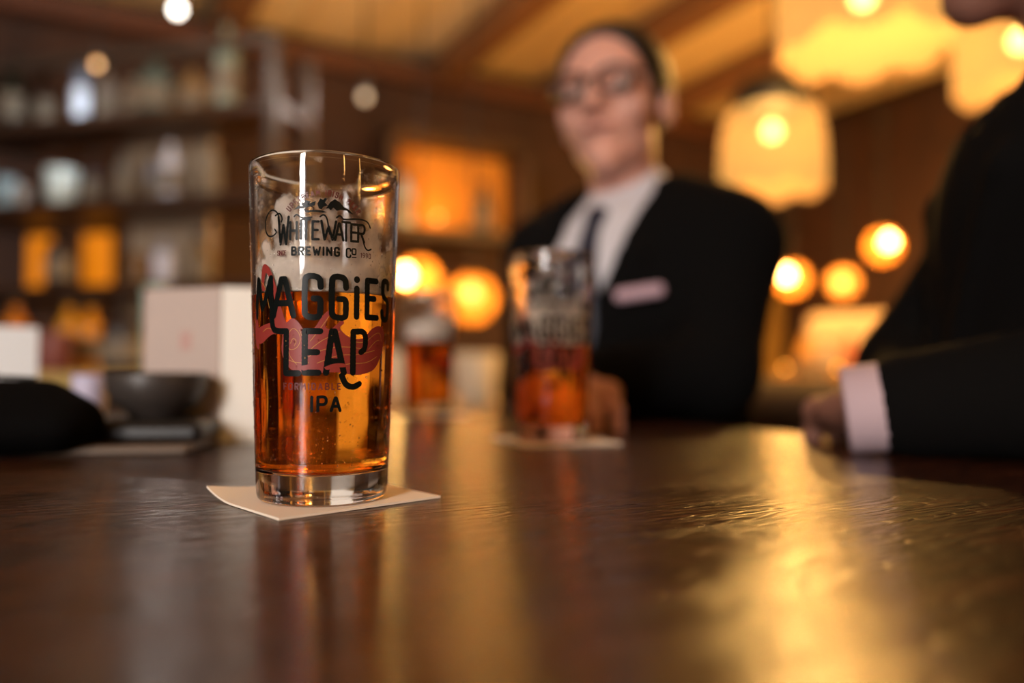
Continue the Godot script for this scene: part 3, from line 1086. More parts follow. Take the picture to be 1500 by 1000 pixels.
# ------------------------------------------------------------------ room
const CEIL := 2.6
func build_room(rb: Basis) -> void:
	var turn := Vector3(0, ROOM_TURN, 0)
	var plaster := hexmat("40230f", 0.75)
	plaster.albedo_texture = noise_tex(0.01, [[0.0, Color(0.8, 0.8, 0.8)], [1.0, Color(1, 1, 1)]], 256)
	plaster.uv1_triplanar = true
	var oak := hexmat("5a3420", 0.5)
	var t := 0.2
	var x0 := -3.6
	var x1 := 4.6
	var z0 := -4.3
	var z1 := 1.75
	struct("floor", box(Vector3(x1 - x0 + 0.4, 0.1, z1 - z0 + 0.4), 0.0), hexmat("3b2617", 0.4), rb * Vector3((x0 + x1) / 2, -0.05, (z0 + z1) / 2), turn, "dark timber floor of the bar")
	var ceil_o := struct("ceiling", box(Vector3(x1 - x0 + 0.4, 0.1, z1 - z0 + 0.4), 0.0), hexmat("4a3018", 0.7), rb * Vector3((x0 + x1) / 2, CEIL + 0.07, (z0 + z1) / 2), turn, "timber boarded ceiling lit amber by the lamps")
	var boards := [hexmat("e2c798", 0.6), hexmat("d6b988", 0.6), hexmat("e8d0a4", 0.6)]
	var pm := box(Vector3(0.292, 0.024, z1 - z0), 0.004)
	var n := int((x1 - x0) / 0.3)
	for i in n:
		part("plank", pm, boards[(i * 7) % 3], ceil_o, Vector3(x0 + 0.15 + i * 0.3 - (x0 + x1) / 2, -0.062, 0))
	struct("wall_back", box(Vector3(x1 - x0, CEIL, t), 0.0), plaster, rb * Vector3((x0 + x1) / 2, CEIL / 2, z0 - t / 2), turn, "dark brown wall behind the bar")
	struct("wall_left", box(Vector3(t, CEIL, z1 - z0), 0.0), plaster, rb * Vector3(x0 - t / 2, CEIL / 2, (z0 + z1) / 2), turn, "dark wall on the left of the room")
	struct("wall_right", box(Vector3(t, CEIL, z1 - z0), 0.0), plaster, rb * Vector3(x1 + t / 2, CEIL / 2, (z0 + z1) / 2), turn, "dark wall on the right of the room")
	# the wall behind the camera, with a window opening from x -2.7 to -1.96 and y 1.0 to 2.5
	var st := SurfaceTool.new()
	st.begin(Mesh.PRIMITIVE_TRIANGLES)
	for b in [[x0, -2.7, 0.0, CEIL], [-1.96, x1, 0.0, CEIL], [-2.7, -1.96, 0.0, 1.0], [-2.7, -1.96, 2.5, CEIL]]:
		box_into(st, Vector3(b[1] - b[0], b[3] - b[2], t), 0.0, Transform3D(Basis(), Vector3((b[0] + b[1]) / 2, (b[2] + b[3]) / 2, 0)))
	struct("wall_front", st.commit(), hexmat("b59a78", 0.8), rb * Vector3(0, 0, z1 + t / 2), turn, "wall with the daylight window behind the viewer")
	st = SurfaceTool.new()
	st.begin(Mesh.PRIMITIVE_TRIANGLES)
	for b in [[-2.7, -2.64, 1.0, 2.5], [-2.02, -1.96, 1.0, 2.5], [-2.64, -2.02, 1.0, 1.06], [-2.64, -2.02, 2.44, 2.5], [-2.64, -2.02, 1.73, 1.77]]:
		box_into(st, Vector3(b[1] - b[0], b[3] - b[2], 0.06), 0.004, Transform3D(Basis(), Vector3((b[0] + b[1]) / 2, (b[2] + b[3]) / 2, 0)))
	var w := struct("window_1", st.commit(), hexmat("d8d2c6", 0.5), rb * Vector3(0, 0, z1 + t / 2), turn, "unseen white framed window, placed to light faces and glass")
	var pane := mat(Color(1, 1, 1, 0.06), 0.0)
	pane.transparency = BaseMaterial3D.TRANSPARENCY_ALPHA
	for y in [1.395, 2.105]:
		part("pane", box(Vector3(0.62, 0.67, 0.006), 0.0), pane, w, Vector3(-2.33, y, 0))
	# ceiling beams: square to the back wall, and one along it
	var k := 1
	for x in [-2.5, -0.75, 0.55, 1.75, 2.5, 3.3]:
		struct("trim_%d" % k, box(Vector3(0.16, 0.14, z1 - z0 - 0.02), 0.01), hexmat("7a5230", 0.55), rb * Vector3(x, CEIL - 0.075, (z0 + z1) / 2), turn, "dark ceiling beam running towards the back wall")
		k += 1
	struct("trim_%d" % k, box(Vector3(x1 - x0 - 0.02, 0.10, 0.12), 0.008), oak, rb * Vector3((x0 + x1) / 2, CEIL - 0.12, z0 + 0.07), turn, "dark timber cornice along the back wall")

# ------------------------------------------------------------------ the table in front
# open pores and nested growth rings, as a height
func grain_texture() -> ImageTexture:
	var size := 1024
	var a := FastNoiseLite.new()
	a.seed = 23
	a.noise_type = FastNoiseLite.TYPE_SIMPLEX_SMOOTH
	a.frequency = 0.03
	a.fractal_octaves = 5
	var b := FastNoiseLite.new()
	b.seed = 8
	b.noise_type = FastNoiseLite.TYPE_SIMPLEX_SMOOTH
	b.frequency = 0.0032
	b.fractal_octaves = 2
	b.fractal_gain = 0.2
	var pores := a.get_seamless_image(size, size)
	var rings := b.get_seamless_image(size, size)
	pores.convert(Image.FORMAT_L8)
	rings.convert(Image.FORMAT_L8)
	rings.resize(size, size, Image.INTERPOLATE_CUBIC)
	var p := pores.get_data()
	var q := rings.get_data()
	for i in p.size():
		var f := fposmod(q[i] / 255.0 * 15.0, 1.0)
		var groove := clampf(absf(f - 0.5) * 7.0, 0.0, 1.0)
		p[i] = int(clampf(p[i] / 160.0, 0.0, 1.0) * 150.0 + groove * 100.0)
	return ImageTexture.create_from_image(Image.create_from_data(size, size, false, Image.FORMAT_L8, p))

func build_table() -> void:
	var o := thing("round_table", Vector3(-0.3, 0, -0.45), "dark brown varnished round wooden table the pints stand on", "table")
	var wood := hexmat("57301a", 0.22, 0.0, 0.7)
	wood.albedo_texture = noise_tex(0.006, [[0.0, Color(0.42, 0.40, 0.38)], [0.35, Color(0.8, 0.78, 0.76)], [0.5, Color(0.55, 0.52, 0.5)], [0.7, Color(0.95, 0.93, 0.9)], [1.0, Color(0.7, 0.66, 0.62)]], 1024, FastNoiseLite.TYPE_SIMPLEX_SMOOTH, FastNoiseLite.FRACTAL_FBM, 6, 11)
	wood.heightmap_enabled = true
	wood.heightmap_texture = grain_texture()
	wood.heightmap_scale = 0.06
	wood.detail_enabled = true
	wood.detail_uv_layer = BaseMaterial3D.DETAIL_UV_2
	wood.detail_blend_mode = BaseMaterial3D.BLEND_MODE_MUL
	wood.detail_albedo = noise_tex(0.004, [[0.0, Color(0.55, 0.5, 0.46)], [0.45, Color(1, 1, 1)], [0.53, Color(0.42, 0.36, 0.32)], [0.6, Color(1, 1, 1)], [1.0, Color(0.72, 0.68, 0.64)]], 1024, FastNoiseLite.TYPE_SIMPLEX_SMOOTH, FastNoiseLite.FRACTAL_PING_PONG, 2, 8, 24.0)
	wood.uv1_scale = Vector3(1, 1, 1)
	# top: a disc with a rounded edge, grain along 28 degrees
	var s := Soup.new()
	var r := 0.68
	var prof := [[0.0, 0.0], [r * 0.3, 0.0], [r * 0.6, 0.0], [r * 0.85, 0.0], [r - 0.012, 0.0], [r - 0.005, -0.002], [r - 0.001, -0.007], [r, -0.014], [r, -0.026], [r - 0.004, -0.032], [r - 0.014, -0.036], [0.0, -0.036]]
	prof.reverse()
	var pv := PackedVector2Array()
	for q in prof:
		pv.append(Vector2(q[0], TABLE + q[1]))
	s = lathe(pv, 128)
	s.n.clear()
	var a := []
	a.resize(Mesh.ARRAY_MAX)
	a[Mesh.ARRAY_VERTEX] = s.v
	a[Mesh.ARRAY_INDEX] = s.f
	var uv := PackedVector2Array()
	var uv2 := PackedVector2Array()
	for p in s.v:
		var q := Vector2(p.x, -p.z).rotated(-0.5)
		uv.append(Vector2(q.x / 1.2, q.y / 0.13 + p.y * 6.0))
		uv2.append(Vector2(q.x / 1.5 + 0.31, q.y / 0.42 + 0.2))
	a[Mesh.ARRAY_TEX_UV] = uv
	a[Mesh.ARRAY_TEX_UV2] = uv2
	var nn := PackedVector3Array()
	for i in s.v.size():
		var k := i % pv.size()
		var p := s.v[i]
		var rad := Vector3(p.x, 0, p.z).normalized()
		var e: float = [-1.0, -0.9, -0.5, 0.0, 0.0, 0.5, 0.85, 1.0, 1.0, 1.0, 1.0, 1.0][k]
		nn.append((Vector3.UP * e + rad * (1.0 - absf(e))).normalized())
	a[Mesh.ARRAY_NORMAL] = nn
	var m := ArrayMesh.new()
	m.add_surface_from_arrays(Mesh.PRIMITIVE_TRIANGLES, a)
	part("tabletop", m, wood, o)
	part("pedestal", turned([[0, 0.02], [0.32, 0.02], [0.33, 0.03], [0.32, 0.05], [0.08, 0.08], [0.055, 0.14], [0.05, 0.62], [0.1, 0.70], [0.16, 0.714], [0, 0.714]], 32), hexmat("1b1613", 0.4, 0.6), o)
	part("foot", turned([[0, 0], [0.3, 0], [0.3, 0.02], [0, 0.02]], 32), hexmat("1b1613", 0.5), o)

# ------------------------------------------------------------------ things on the table
func build_table_things() -> void:
	var lace := lace_texture(3)
	var y := TABLE
	var c1 := Vector3(-0.0916, y, -0.383)
	coaster(Vector3(-0.0918, y, -0.3865), 0.75, "cream paper coaster with a lifted corner under the sharp front pint", Vector2(0.085, 0.076), 0.0025)
	var g := pint(c1 + Vector3(0, 0.0013, 0), 0.234, 0.0966, 0.014, "front pint glass in sharp focus, black and red print, amber beer", lace, 2600)
	print_label(g)
	coaster(Vector3(0.037, y, -0.682), 0.35, "pale paper coaster under the pint before the man with spectacles", Vector2(0.086, 0.086), 0.0)
	g = pint(Vector3(0.034, y + 0.0013, -0.678), -0.05, 0.081, 0.012, "second pint glass, half drunk, before the man with spectacles", lace)
	print_label(g)
	coaster(Vector3(-0.11, y, -1.04), 0.2, "pale coaster under the farthest pint by the table edge", Vector2(0.095, 0.095), 0.0)
	g = pint(Vector3(-0.11, y + 0.0013, -1.04), 2.6, 0.097, 0.02, "farthest pint glass, blurred, at the far edge of the table", lace)
	print_label(g)
	# tray, plates, bowl
	var tr := thing("serving_board", Vector3(-0.306, y, -0.63), "thin dark serving board with pale edge under the small dark bowl", "board", "", 0.12)
	part("board_slab", box(Vector3(0.13, 0.006, 0.15), 0.002, Vector3(0, 0.0035, 0)), hexmat("6b5a4c", 0.5), tr)
	var pl := thing("square_plate", Vector3(-0.295, y + 0.0066, -0.635), "black square plate the small dark bowl stands on", "plate", "", 0.12)
	part("plate_body", box(Vector3(0.112, 0.016, 0.108), 0.005, Vector3(0, 0.008, 0)), hexmat("171412", 0.4), pl)
	var bw := thing("bowl", Vector3(-0.284, y + 0.0228, -0.63), "small dark stoneware bowl on a black plate, left of the front pint", "bowl")
	part("bowl_body", turned([[0, 0], [0.02, 0], [0.021, 0.003], [0.03, 0.009], [0.0365, 0.02], [0.0385, 0.034], [0.0375, 0.0355], [0.0365, 0.034], [0.034, 0.02], [0.027, 0.011], [0.0, 0.006]], 48), hexmat("3a332f", 0.45), bw)
	# folded menu card, seen behind the front pint
	var mc := thing("menu_card", Vector3(-0.2425, y, -0.655), "folded white menu card standing behind the front pint", "menu")
	var paper := hexmat("efebe2", 0.7)
	var shaded_paper := hexmat("b9a79e", 0.7)  # same paper on the turned-away panel, its shade put into the colour
	part("cover_panel", box(Vector3(0.064, 0.130, 0.0015), 0.0004, Vector3(0.032, 0.065, 0)), paper, mc, Vector3.ZERO, Vector3(0, 0.25, 0))
	var back := part("inner_panel", box(Vector3(0.082, 0.130, 0.0015), 0.0004, Vector3(-0.041, 0.065, 0)), shaded_paper, mc, Vector3(-0.001, 0, -0.001), Vector3(0, -0.35, 0))
	tag(back, "inner panel with shade put into its pinkish colour")
	part("printed_ornament", box(Vector3(0.012, 0.016, 0.0004), 0.0001, Vector3(-0.036, 0.085, 0.0009)), hexmat("b9958c", 0.8), back)
	# black bag
	var f := Field.new(Vector3(-0.14, -0.01, -0.08), Vector3(0.14, 0.09, 0.08), 0.005)
	f.cap(Vector3(-0.09, 0.024, 0.0), Vector3(0.075, 0.022, 0.0), 0.03, 0.027, 0.01, Vector3(1, 0.8, 1.6))
	f.cap(Vector3(-0.09, 0.035, -0.01), Vector3(0.06, 0.036, -0.01), 0.02, 0.017, 0.015, Vector3(1, 1, 1.6))
	var bag := thing("leather_pouch", Vector3(-0.395, y, -0.545), "soft black leather pouch lying at the left edge of the picture", "pouch", "", 0.3)
	part("pouch_body", skin_of([f]), hexmat("0b0a0a", 0.95, 0.0, 0.15), bag)
	part("zip", tube([Vector3(-0.08, 0.055, -0.01), Vector3(0, 0.0575, -0.01), Vector3(0.055, 0.0545, -0.01)], 0.0015, 6), hexmat("3a3733", 0.35, 0.8), bag)
	# small frosted candle glass and white card at the far left
	tumbler(Vector3(-0.405, y, -0.755), 0.055, 0.016, hexmat("b9b3cc", 0.5), "little pale lilac frosted glass beside the dark bowl", "")
	var wc := thing("card_stand", Vector3(-0.548, y, -0.86), "upright white card in a wooden stand at the far left", "card", "", 0.5)
	part("card", box(Vector3(0.05, 0.095, 0.002), 0.0005, Vector3(0, 0.058, 0)), hexmat("dfe3e6", 0.6), wc)
	part("stand_foot", box(Vector3(0.055, 0.014, 0.03), 0.003, Vector3(0, 0.007, 0)), hexmat("33251a", 0.5), wc)

# ------------------------------------------------------------------ the two men
func stool(at: Vector3, label: String) -> void:
	var o := thing("stool", at, label, "stool", "", 0.3)
	part("seat", turned([[0, 0.385], [0.18, 0.385], [0.2, 0.40], [0.2, 0.42], [0.185, 0.435], [0, 0.435]], 32), hexmat("3a2014", 0.5), o)
	for k in 4:
		var a := TAU * k / 4 + 0.4
		part("leg", tube([Vector3(cos(a) * 0.13, 0.39, sin(a) * 0.13), Vector3(cos(a) * 0.2, 0.0, sin(a) * 0.2)], 0.016), hexmat("2a1a10", 0.5), o)

func build_people() -> void:
	var skin := hexmat("dca28e", 0.55)
	var skin_2 := hexmat("8f6252", 0.55)
	skin.subsurf_scatter_enabled = true
	skin.subsurf_scatter_strength = 0.15
	suit_person("man in spectacles, dark suit, white shirt, pocket square, seated behind the second pint", Vector3(0.185, 0, -1.23), -0.73, Vector3(-0.005, 1.215, 0.035), Vector3(-0.03, 0.3, 0.07),
		[Vector3(0.172, 1.0, -0.01), Vector3(0.195, 0.808, 0.10), Vector3(0.105, 0.792, 0.309), Vector3(0.735, -0.05, 0.67).normalized(), 0.9],
		[Vector3(-0.185, 1.01, -0.01), Vector3(-0.22, 0.75, -0.03), Vector3(-0.11, 0.645, 0.19), Vector3(0.3, -0.1, 0.9).normalized(), 0.4], skin, true)
	stool(Vector3(0.185, 0, -1.23), "wooden stool under the man with spectacles")
	suit_person("man in black suit at the right edge, forearm on the table, face above the picture", Vector3(0.515, 0, -0.665), -1.8, Vector3(0.0, 1.245, 0.045), Vector3(0.05, 0.0, 0.0),
		[Vector3(0.185, 1.02, -0.01), Vector3(0.16, 0.81, 0.02), Vector3(0.130, 0.786, 0.208), Vector3(-0.99, -0.1, 0.025).normalized(), 1.0],
		[Vector3(-0.185, 1.02, -0.01), Vector3(-0.21, 0.812, 0.11), Vector3(-0.106, 0.792, 0.14), Vector3(0.99, -0.05, 0.08).normalized(), 0.8], skin_2, false)
	stool(Vector3(0.515, 0, -0.665), "wooden stool under the man at the right edge")

# ------------------------------------------------------------------ lamps
func build_lamps() -> void:
	pendant(spot(1262, -36, 2.3), 0.235, 0.40, -0.06, 0.85, "largest amber pendant lamp, cut by the top edge of the picture", CEIL)
	pendant(spot(1494, 66, 2.5), 0.19, 0.25, 0.02, 0.4, "amber pendant lamp partly behind the man at the right edge", CEIL)
	pendant(spot(1130, 217, 3.1), 0.20, 0.30, 0.07, 0.8, "amber pendant lamp with black cap right of the seated man's head", CEIL)
	globe(spot(1293, 358, 4.2), 0.085, Vector3(0, 0.01, 0.06), 0.5, "round amber globe lamp hanging highest beside the right man's jacket", CEIL)
	globe(spot(1160, 408, 4.2), 0.085, Vector3(-0.045, 0.015, 0.05), 0.5, "amber globe lamp just right of the seated man's sleeve", CEIL)
	globe(spot(1235, 412, 4.6), 0.085, Vector3(0, 0.0, -0.03), 0.2, "dim amber globe lamp between the two brighter ones", CEIL)
	globe(spot(614, 407, 3.4), 0.085, Vector3(-0.05, 0.0, 0.06), 0.45, "bright amber globe lamp next to the front pint", CEIL)
	globe(spot(692, 438, 3.4), 0.105, Vector3(0.0, 0.02, 0.05), 0.25, "larger amber globe lamp left of the second pint", CEIL)
	var ap := spot(140, 97, 2.95)
	var ao := thing("bulb_lamp", ap, "tiny bare amber bulb hanging in front of the top bar shelf", "lamp")
	part("bulb", bulb_mesh(0.014), glow(Color(1.0, 0.62, 0.16), 2.2), ao)
	part("bulb_socket", turned([[0, 0.013], [0.008, 0.013], [0.008, 0.035], [0, 0.035]], 16), hexmat("2a2018", 0.4), ao)
	part("cord", tube([Vector3(0, 0.03, 0), Vector3(0, CEIL - ap.y, 0)], 0.003), hexmat("15130f", 0.6), ao)
	omni(ao, Vector3.ZERO, Color(1.0, 0.7, 0.35), 0.01, 0.014)
	# bar spotlights: cool white points over the shelves
	var cool := glow(Color(1.0, 0.97, 0.92), 10.0)
	var k := 0
	for q in [[258, 16, 2.7, "white bar spotlight above the shelves at the top left", Vector3(-1.5, 1.3, -3.2)], [533, 143, 3.4, "pale bar spotlight on the dark wall above the front pint", Vector3(-0.8, 1.0, -3.3)]]:
		var p := spot(q[0], q[1], q[2])
		var o := thing("spotlight", p, q[3], "lamp", "")
		part("bulb", bulb_mesh(0.018), cool if k == 0 else glow(Color(1.0, 0.93, 0.8), 1.2), o)
		part("housing", turned([[0.012, 0.03], [0.022, 0.03], [0.024, 0.07], [0.012, 0.09], [0, 0.09]], 20), hexmat("1c1a18", 0.4), o)
		part("stem", tube([Vector3(0, 0.085, 0), Vector3(0, CEIL - p.y, 0)], 0.006), hexmat("1c1a18", 0.5), o)
		omni(o, Vector3(0, 0, 0), Color(1.0, 0.96, 0.92), 0.10 if k == 0 else 0.08, 0.018)
		if k == 0:
			var l := SpotLight3D.new()  # second beam added to this lamp to brighten the blue tumblers
			l.name = "beam"
			l.light_color = Color(0.86, 0.93, 1.0)
			l.light_energy = 1.1
			l.light_size = 0.018
			l.spot_angle = 17.0
			l.spot_range = 20.0
			l.spot_attenuation = 2.0
			l.shadow_enabled = true
			o.add_child(l, true)
			l.look_at_from_position(p + Vector3(-0.02, -0.01, -0.03), spot(105, 170, 3.2))
		k += 1

# ------------------------------------------------------------------ back bar
func build_bar() -> void:
	var ang := 0.25
	var bx := Basis(Vector3.UP, -ang)   # right end nearer
	var corner := Vector3(-0.96, 0, -3.0)   # right front post
	var place := func(px: float, py: float) -> Vector3:   # a spot on the shelving's middle line, in its own x
		return Vector3.ZERO
	var o := thing("back_bar_shelving", corner, "dark open bar shelving with steel posts full of bottles at the left", "shelving", "", -ang)
	var dark := hexmat("3b2516", 0.45)
	var steel := hexmat("4c4037", 0.45, 0.1)
	var eye_y := EYE.y
	var levels := [eye_y + 0.30, eye_y + 0.652, eye_y + 1.004]
	for y in levels:
		part("shelf_board", box(Vector3(1.9, 0.045, 0.3), 0.004, Vector3(-0.9, y, -0.15)), dark, o)
	for x in [0.03, -1.83]:
		part("post", box(Vector3(0.045, 2.1, 0.045), 0.003, Vector3(x, 1.05, -0.02)), steel, o)
		part("post", box(Vector3(0.045, 2.1, 0.045), 0.003, Vector3(x, 1.05, -0.28)), steel, o)
	part("top_rail", box(Vector3(1.9, 0.04, 0.04), 0.003, Vector3(-0.9, 2.08, -0.02)), steel, o)
	var lower := part("cupboard", box(Vector3(1.86, 0.86, 0.4), 0.005, Vector3(-0.9, 0.43, -0.2)), hexmat("2a1a10", 0.5), o)
	for i in 4:
		var d := part("cupboard_door", box(Vector3(0.44, 0.76, 0.02), 0.003, Vector3(-0.22 - i * 0.46, 0.42, 0.01)), hexmat("35200f", 0.45), lower)
		d.name = "cupboard_door"
	# a point on a shelf seen at picture column px
	var on := func(px: float, y: float, back: float) -> Vector3:
		# intersect the column's ray with the line of the shelf
		var dir := Vector3((px - 750.0) / FOCAL, 0, -1)
		var ax := bx * Vector3.RIGHT
		var org := corner + bx * Vector3(0, 0, -back)
		var den := dir.x * ax.z - dir.z * ax.x
		var tt := (org.x * ax.z - org.z * ax.x) / den
		return Vector3(dir.x * tt, y, dir.z * tt)
	var top2: float = levels[2] + 0.0228
	var top1: float = levels[1] + 0.0228
	var top0: float = levels[0] + 0.0228
	var highlight_blue := hexmat("e4eefa", 0.12)  # cool highlights on the brightest glassware put into its pale colours
	var pale_green := hexmat("879383", 0.25)
	var grey_green := hexmat("576660", 0.25)
	var dark_green := hexmat("182119", 0.2)
	var amber := hexmat("93540b", 0.3)
	var clear := hexmat("928c84", 0.2)
	var cream := hexmat("938370", 0.6)
	var brown := hexmat("2e1a10", 0.3)
	var up := "bottles on the top bar shelf"
	var mid := "bottles and jars on the middle bar shelf"
	var low := "bottles on the lowest bar shelf"
	# top shelf
	tumbler(on.call(110, top2, 0.08), 0.14, 0.035, highlight_blue, "pale blue tumbler on the top bar shelf, highlight put into its colour", "tumblers on the top bar shelf")
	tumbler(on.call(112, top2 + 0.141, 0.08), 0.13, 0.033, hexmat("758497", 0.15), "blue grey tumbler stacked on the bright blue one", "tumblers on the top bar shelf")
	bottle(on.call(10, top2, 0.1), 0.34, 0.045, dark_green, "dark green bottle at the left end of the top bar shelf", up)
	bottle(on.call(60, top2, 0.16), 0.30, 0.042, brown, "dark brown bottle left of the blue tumblers", up)
	bottle(on.call(150, top2, 0.17), 0.27, 0.042, clear, "pale clear bottle right of the blue tumblers", up)
	bottle(on.call(222, top2, 0.1), 0.26, 0.07, grey_green, "squat grey green flagon on the top bar shelf", up, "flagon")
	bottle(on.call(188, top2, 0.17), 0.22, 0.045, cream, "cream bottle left of the squat flagon", up)
	bottle(on.call(275, top2, 0.17), 0.24, 0.045, hexmat("8c6e46", 0.4), "tan bottle right of the squat flagon", up)
	bottle(on.call(326, top2, 0.09), 0.38, 0.048, pale_green, "tall pale green bottle at the right end of the top bar shelf", up)
	# middle shelf
	tumbler(on.call(85, top1, 0.08), 0.15, 0.065, hexmat("c4d2cc", 0.3), "wide pale jar on the middle bar shelf, highlight put into its colour", mid)
	tumbler(on.call(28, top1, 0.08), 0.09, 0.035, hexmat("948678", 0.3), "small beige cup at the left of the wide pale jar", mid)
	tumbler(on.call(4, top1, 0.08), 0.13, 0.045, hexmat("869b9e", 0.3), "pale teal tumbler at the left edge of the middle shelf", mid)
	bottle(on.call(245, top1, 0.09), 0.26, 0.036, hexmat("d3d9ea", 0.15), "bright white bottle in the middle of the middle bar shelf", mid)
	bottle(on.call(221, top1, 0.13), 0.2, 0.034, hexmat("7f8491", 0.15), "blue grey bottle beside the bright white one", mid)
	bottle(on.call(178, top1, 0.15), 0.26, 0.04, hexmat("726e66", 0.3), "grey bottle left of the bright white one", mid)
	bottle(on.call(300, top1, 0.15), 0.28, 0.055, hexmat("847b6c", 0.35), "stone coloured wide bottle on the middle bar shelf", mid)
	bottle(on.call(130, top1, 0.15), 0.24, 0.04, brown, "dark brown bottle right of the wide pale jar", mid)
	# lowest shelf
	bottle(on.call(85, top0, 0.1), 0.27, 0.06, hexmat("2e211c", 0.3), "broad dark bottle between the two amber backlights", low)
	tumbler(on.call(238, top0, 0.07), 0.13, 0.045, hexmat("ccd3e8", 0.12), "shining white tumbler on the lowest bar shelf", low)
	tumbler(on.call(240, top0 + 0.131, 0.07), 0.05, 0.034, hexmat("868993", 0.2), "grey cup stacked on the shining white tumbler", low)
	tumbler(on.call(205, top0, 0.1), 0.13, 0.045, hexmat("7b5420", 0.3), "amber brown tumbler beside the shining white one", low)
	bottle(on.call(290, top0, 0.14), 0.22, 0.05, hexmat("6e5939", 0.4), "olive brown bottle at the right of the lowest bar shelf", low)
	# the pale panel and amber backlights on the wall behind the shelves
	var pn := thing("wall_panel", on.call(248, 1.02, 0.36), "pale beige panel on the wall behind the bar shelves", "panel", "", -ang)
	part("panel_sheet", box(Vector3(0.43, 1.05, 0.03), 0.004, Vector3(0, 0.525, 0)), hexmat("ad9880", 0.6), pn)
	var am := glow(Color.html("f0860c"), 0.75, Color.html("a86014"))
	for q in [[42, 0.23, "amber lit panel at the left behind the lowest bar shelf"], [140, 0.15, "amber lit panel right of the broad dark bottle"]]:
		var p: Vector3 = on.call(q[0], levels[0] + 0.0, 0.33)
		var b := thing("backlight_panel", p, q[2], "lamp", "amber backlights of the bar", -ang)
		part("light_panel", box(Vector3(q[1], 0.27, 0.02), 0.003, Vector3(0, 0.16, 0)), am, b)
		part("panel_back", box(Vector3(q[1] + 0.03, 0.30, 0.012), 0.003, Vector3(0, 0.16, -0.018)), dark, b)
	# golden coloured bottles on the counter below
	var counter := thing("bar_counter", Vector3(-1.0, 0, -2.35), "long bar counter with a pale top at the left", "counter", "", -ang)
	part("counter_body", box(Vector3(1.9, 0.74, 0.36), 0.005, Vector3(-0.4, 0.37, 0)), hexmat("2b1a10", 0.5), counter)
	part("counter_top", box(Vector3(1.96, 0.05, 0.46), 0.006, Vector3(-0.4, 0.765, 0)), hexmat("c2a868", 0.35), counter)
	var cl := func(px: float, d: float) -> Vector3:
		return Vector3((px - 750.0) / FOCAL * d, 0.7905, -d)
	var gg := "bottles on the bar counter"
	bottle(cl.call(100, 2.62), 0.24, 0.038, hexmat("c98a12", 0.25), "golden bottle on the bar counter, left of its twin", gg)
	bottle(cl.call(132, 2.55), 0.23, 0.036, hexmat("d2890f", 0.25), "golden bottle on the bar counter, right of its twin", gg)
	bottle(cl.call(22, 2.72), 0.25, 0.045, hexmat("c0700e", 0.25), "orange brown bottle at the left of the bar counter", gg)
	bottle(cl.call(182, 2.45), 0.22, 0.07, hexmat("2a211e", 0.4), "stout black flagon on the bar counter", gg, "flagon")
	tumbler(cl.call(80, 2.4), 0.12, 0.06, hexmat("7a4038", 0.5), "dull red tub on the bar counter", gg)
	tumbler(cl.call(225, 2.3), 0.25, 0.03, hexmat("a9c9b9", 0.3), "tall pale green tumbler on the counter beside the menu card", gg)
	# ---- middle: niche in the back wall with a warm light, bottles on its ledge
	var rb := Basis(Vector3.UP, ROOM_TURN)
	var np := spot(655, 300, 4.25)
	var ni := thing("bar_niche", np, "glowing orange bar niche on the dark wall above the lamps", "niche", "", ROOM_TURN)
	part("niche_ledge", box(Vector3(0.80, 0.05, 0.22), 0.005, Vector3(0, -0.19, 0.10)), dark, ni)
	part("niche_lintel", box(Vector3(0.80, 0.05, 0.22), 0.005, Vector3(0, 0.30, 0.10)), dark, ni)
	for sx in [-1.0, 1.0]:
		part("niche_cheek", box(Vector3(0.05, 0.54, 0.22), 0.005, Vector3(sx * 0.375, 0.055, 0.10)), dark, ni)
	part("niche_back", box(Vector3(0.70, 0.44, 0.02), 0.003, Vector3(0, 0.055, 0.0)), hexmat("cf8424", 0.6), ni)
	part("unseen_niche_bulb", bulb_mesh(0.009), dim_glow, ni, Vector3(-0.1, -0.10, 0.11))  # unseen lamp of the niche, placed for the orange glow on its back
	omni(ni, Vector3(-0.1, -0.10, 0.11), Color(1.0, 0.72, 0.36), 0.028, 0.02)
	var nl := func(px: float, d: float) -> Vector3:
		var b := spot(px, 350, d)
		return Vector3(b.x, np.y - 0.163, b.z)
	bottle(nl.call(708, 4.3), 0.30, 0.045, hexmat("3e5452", 0.25), "teal bottle at the right of the orange bar niche", "bottles in the orange niche")
	bottle(nl.call(590, 3.95), 0.27, 0.05, hexmat("aab6ba", 0.2), "pale grey bottle at the left of the orange bar niche", "bottles in the orange niche")
	# the far counter between the pints
	var fc := thing("far_counter", Vector3(-0.1, 0, -3.2), "far service counter with a beige front seen between the pints", "counter", "", ROOM_TURN)
	part("counter_body", box(Vector3(1.0, 0.62, 0.4), 0.006, Vector3(0, 0.31, 0)), hexmat("8a6a48", 0.5), fc)
	part("counter_top", box(Vector3(1.06, 0.05, 0.46), 0.006, Vector3(0, 0.645, 0)), hexmat("b99a6c", 0.35), fc)
	var fw := func(px: float, d: float) -> Vector3:
		return Vector3((px - 750.0) / FOCAL * d, 0.6705, -d)
	tumbler(fw.call(697, 2.98), 0.19, 0.09, hexmat("cfc3ac", 0.5), "wide cream crock on the far counter left of the second pint", "cream crocks on the far counter")
	tumbler(fw.call(580, 3.05), 0.2, 0.06, hexmat("c8c4b8", 0.5), "cream crock on the far counter just right of the front pint", "cream crocks on the far counter")

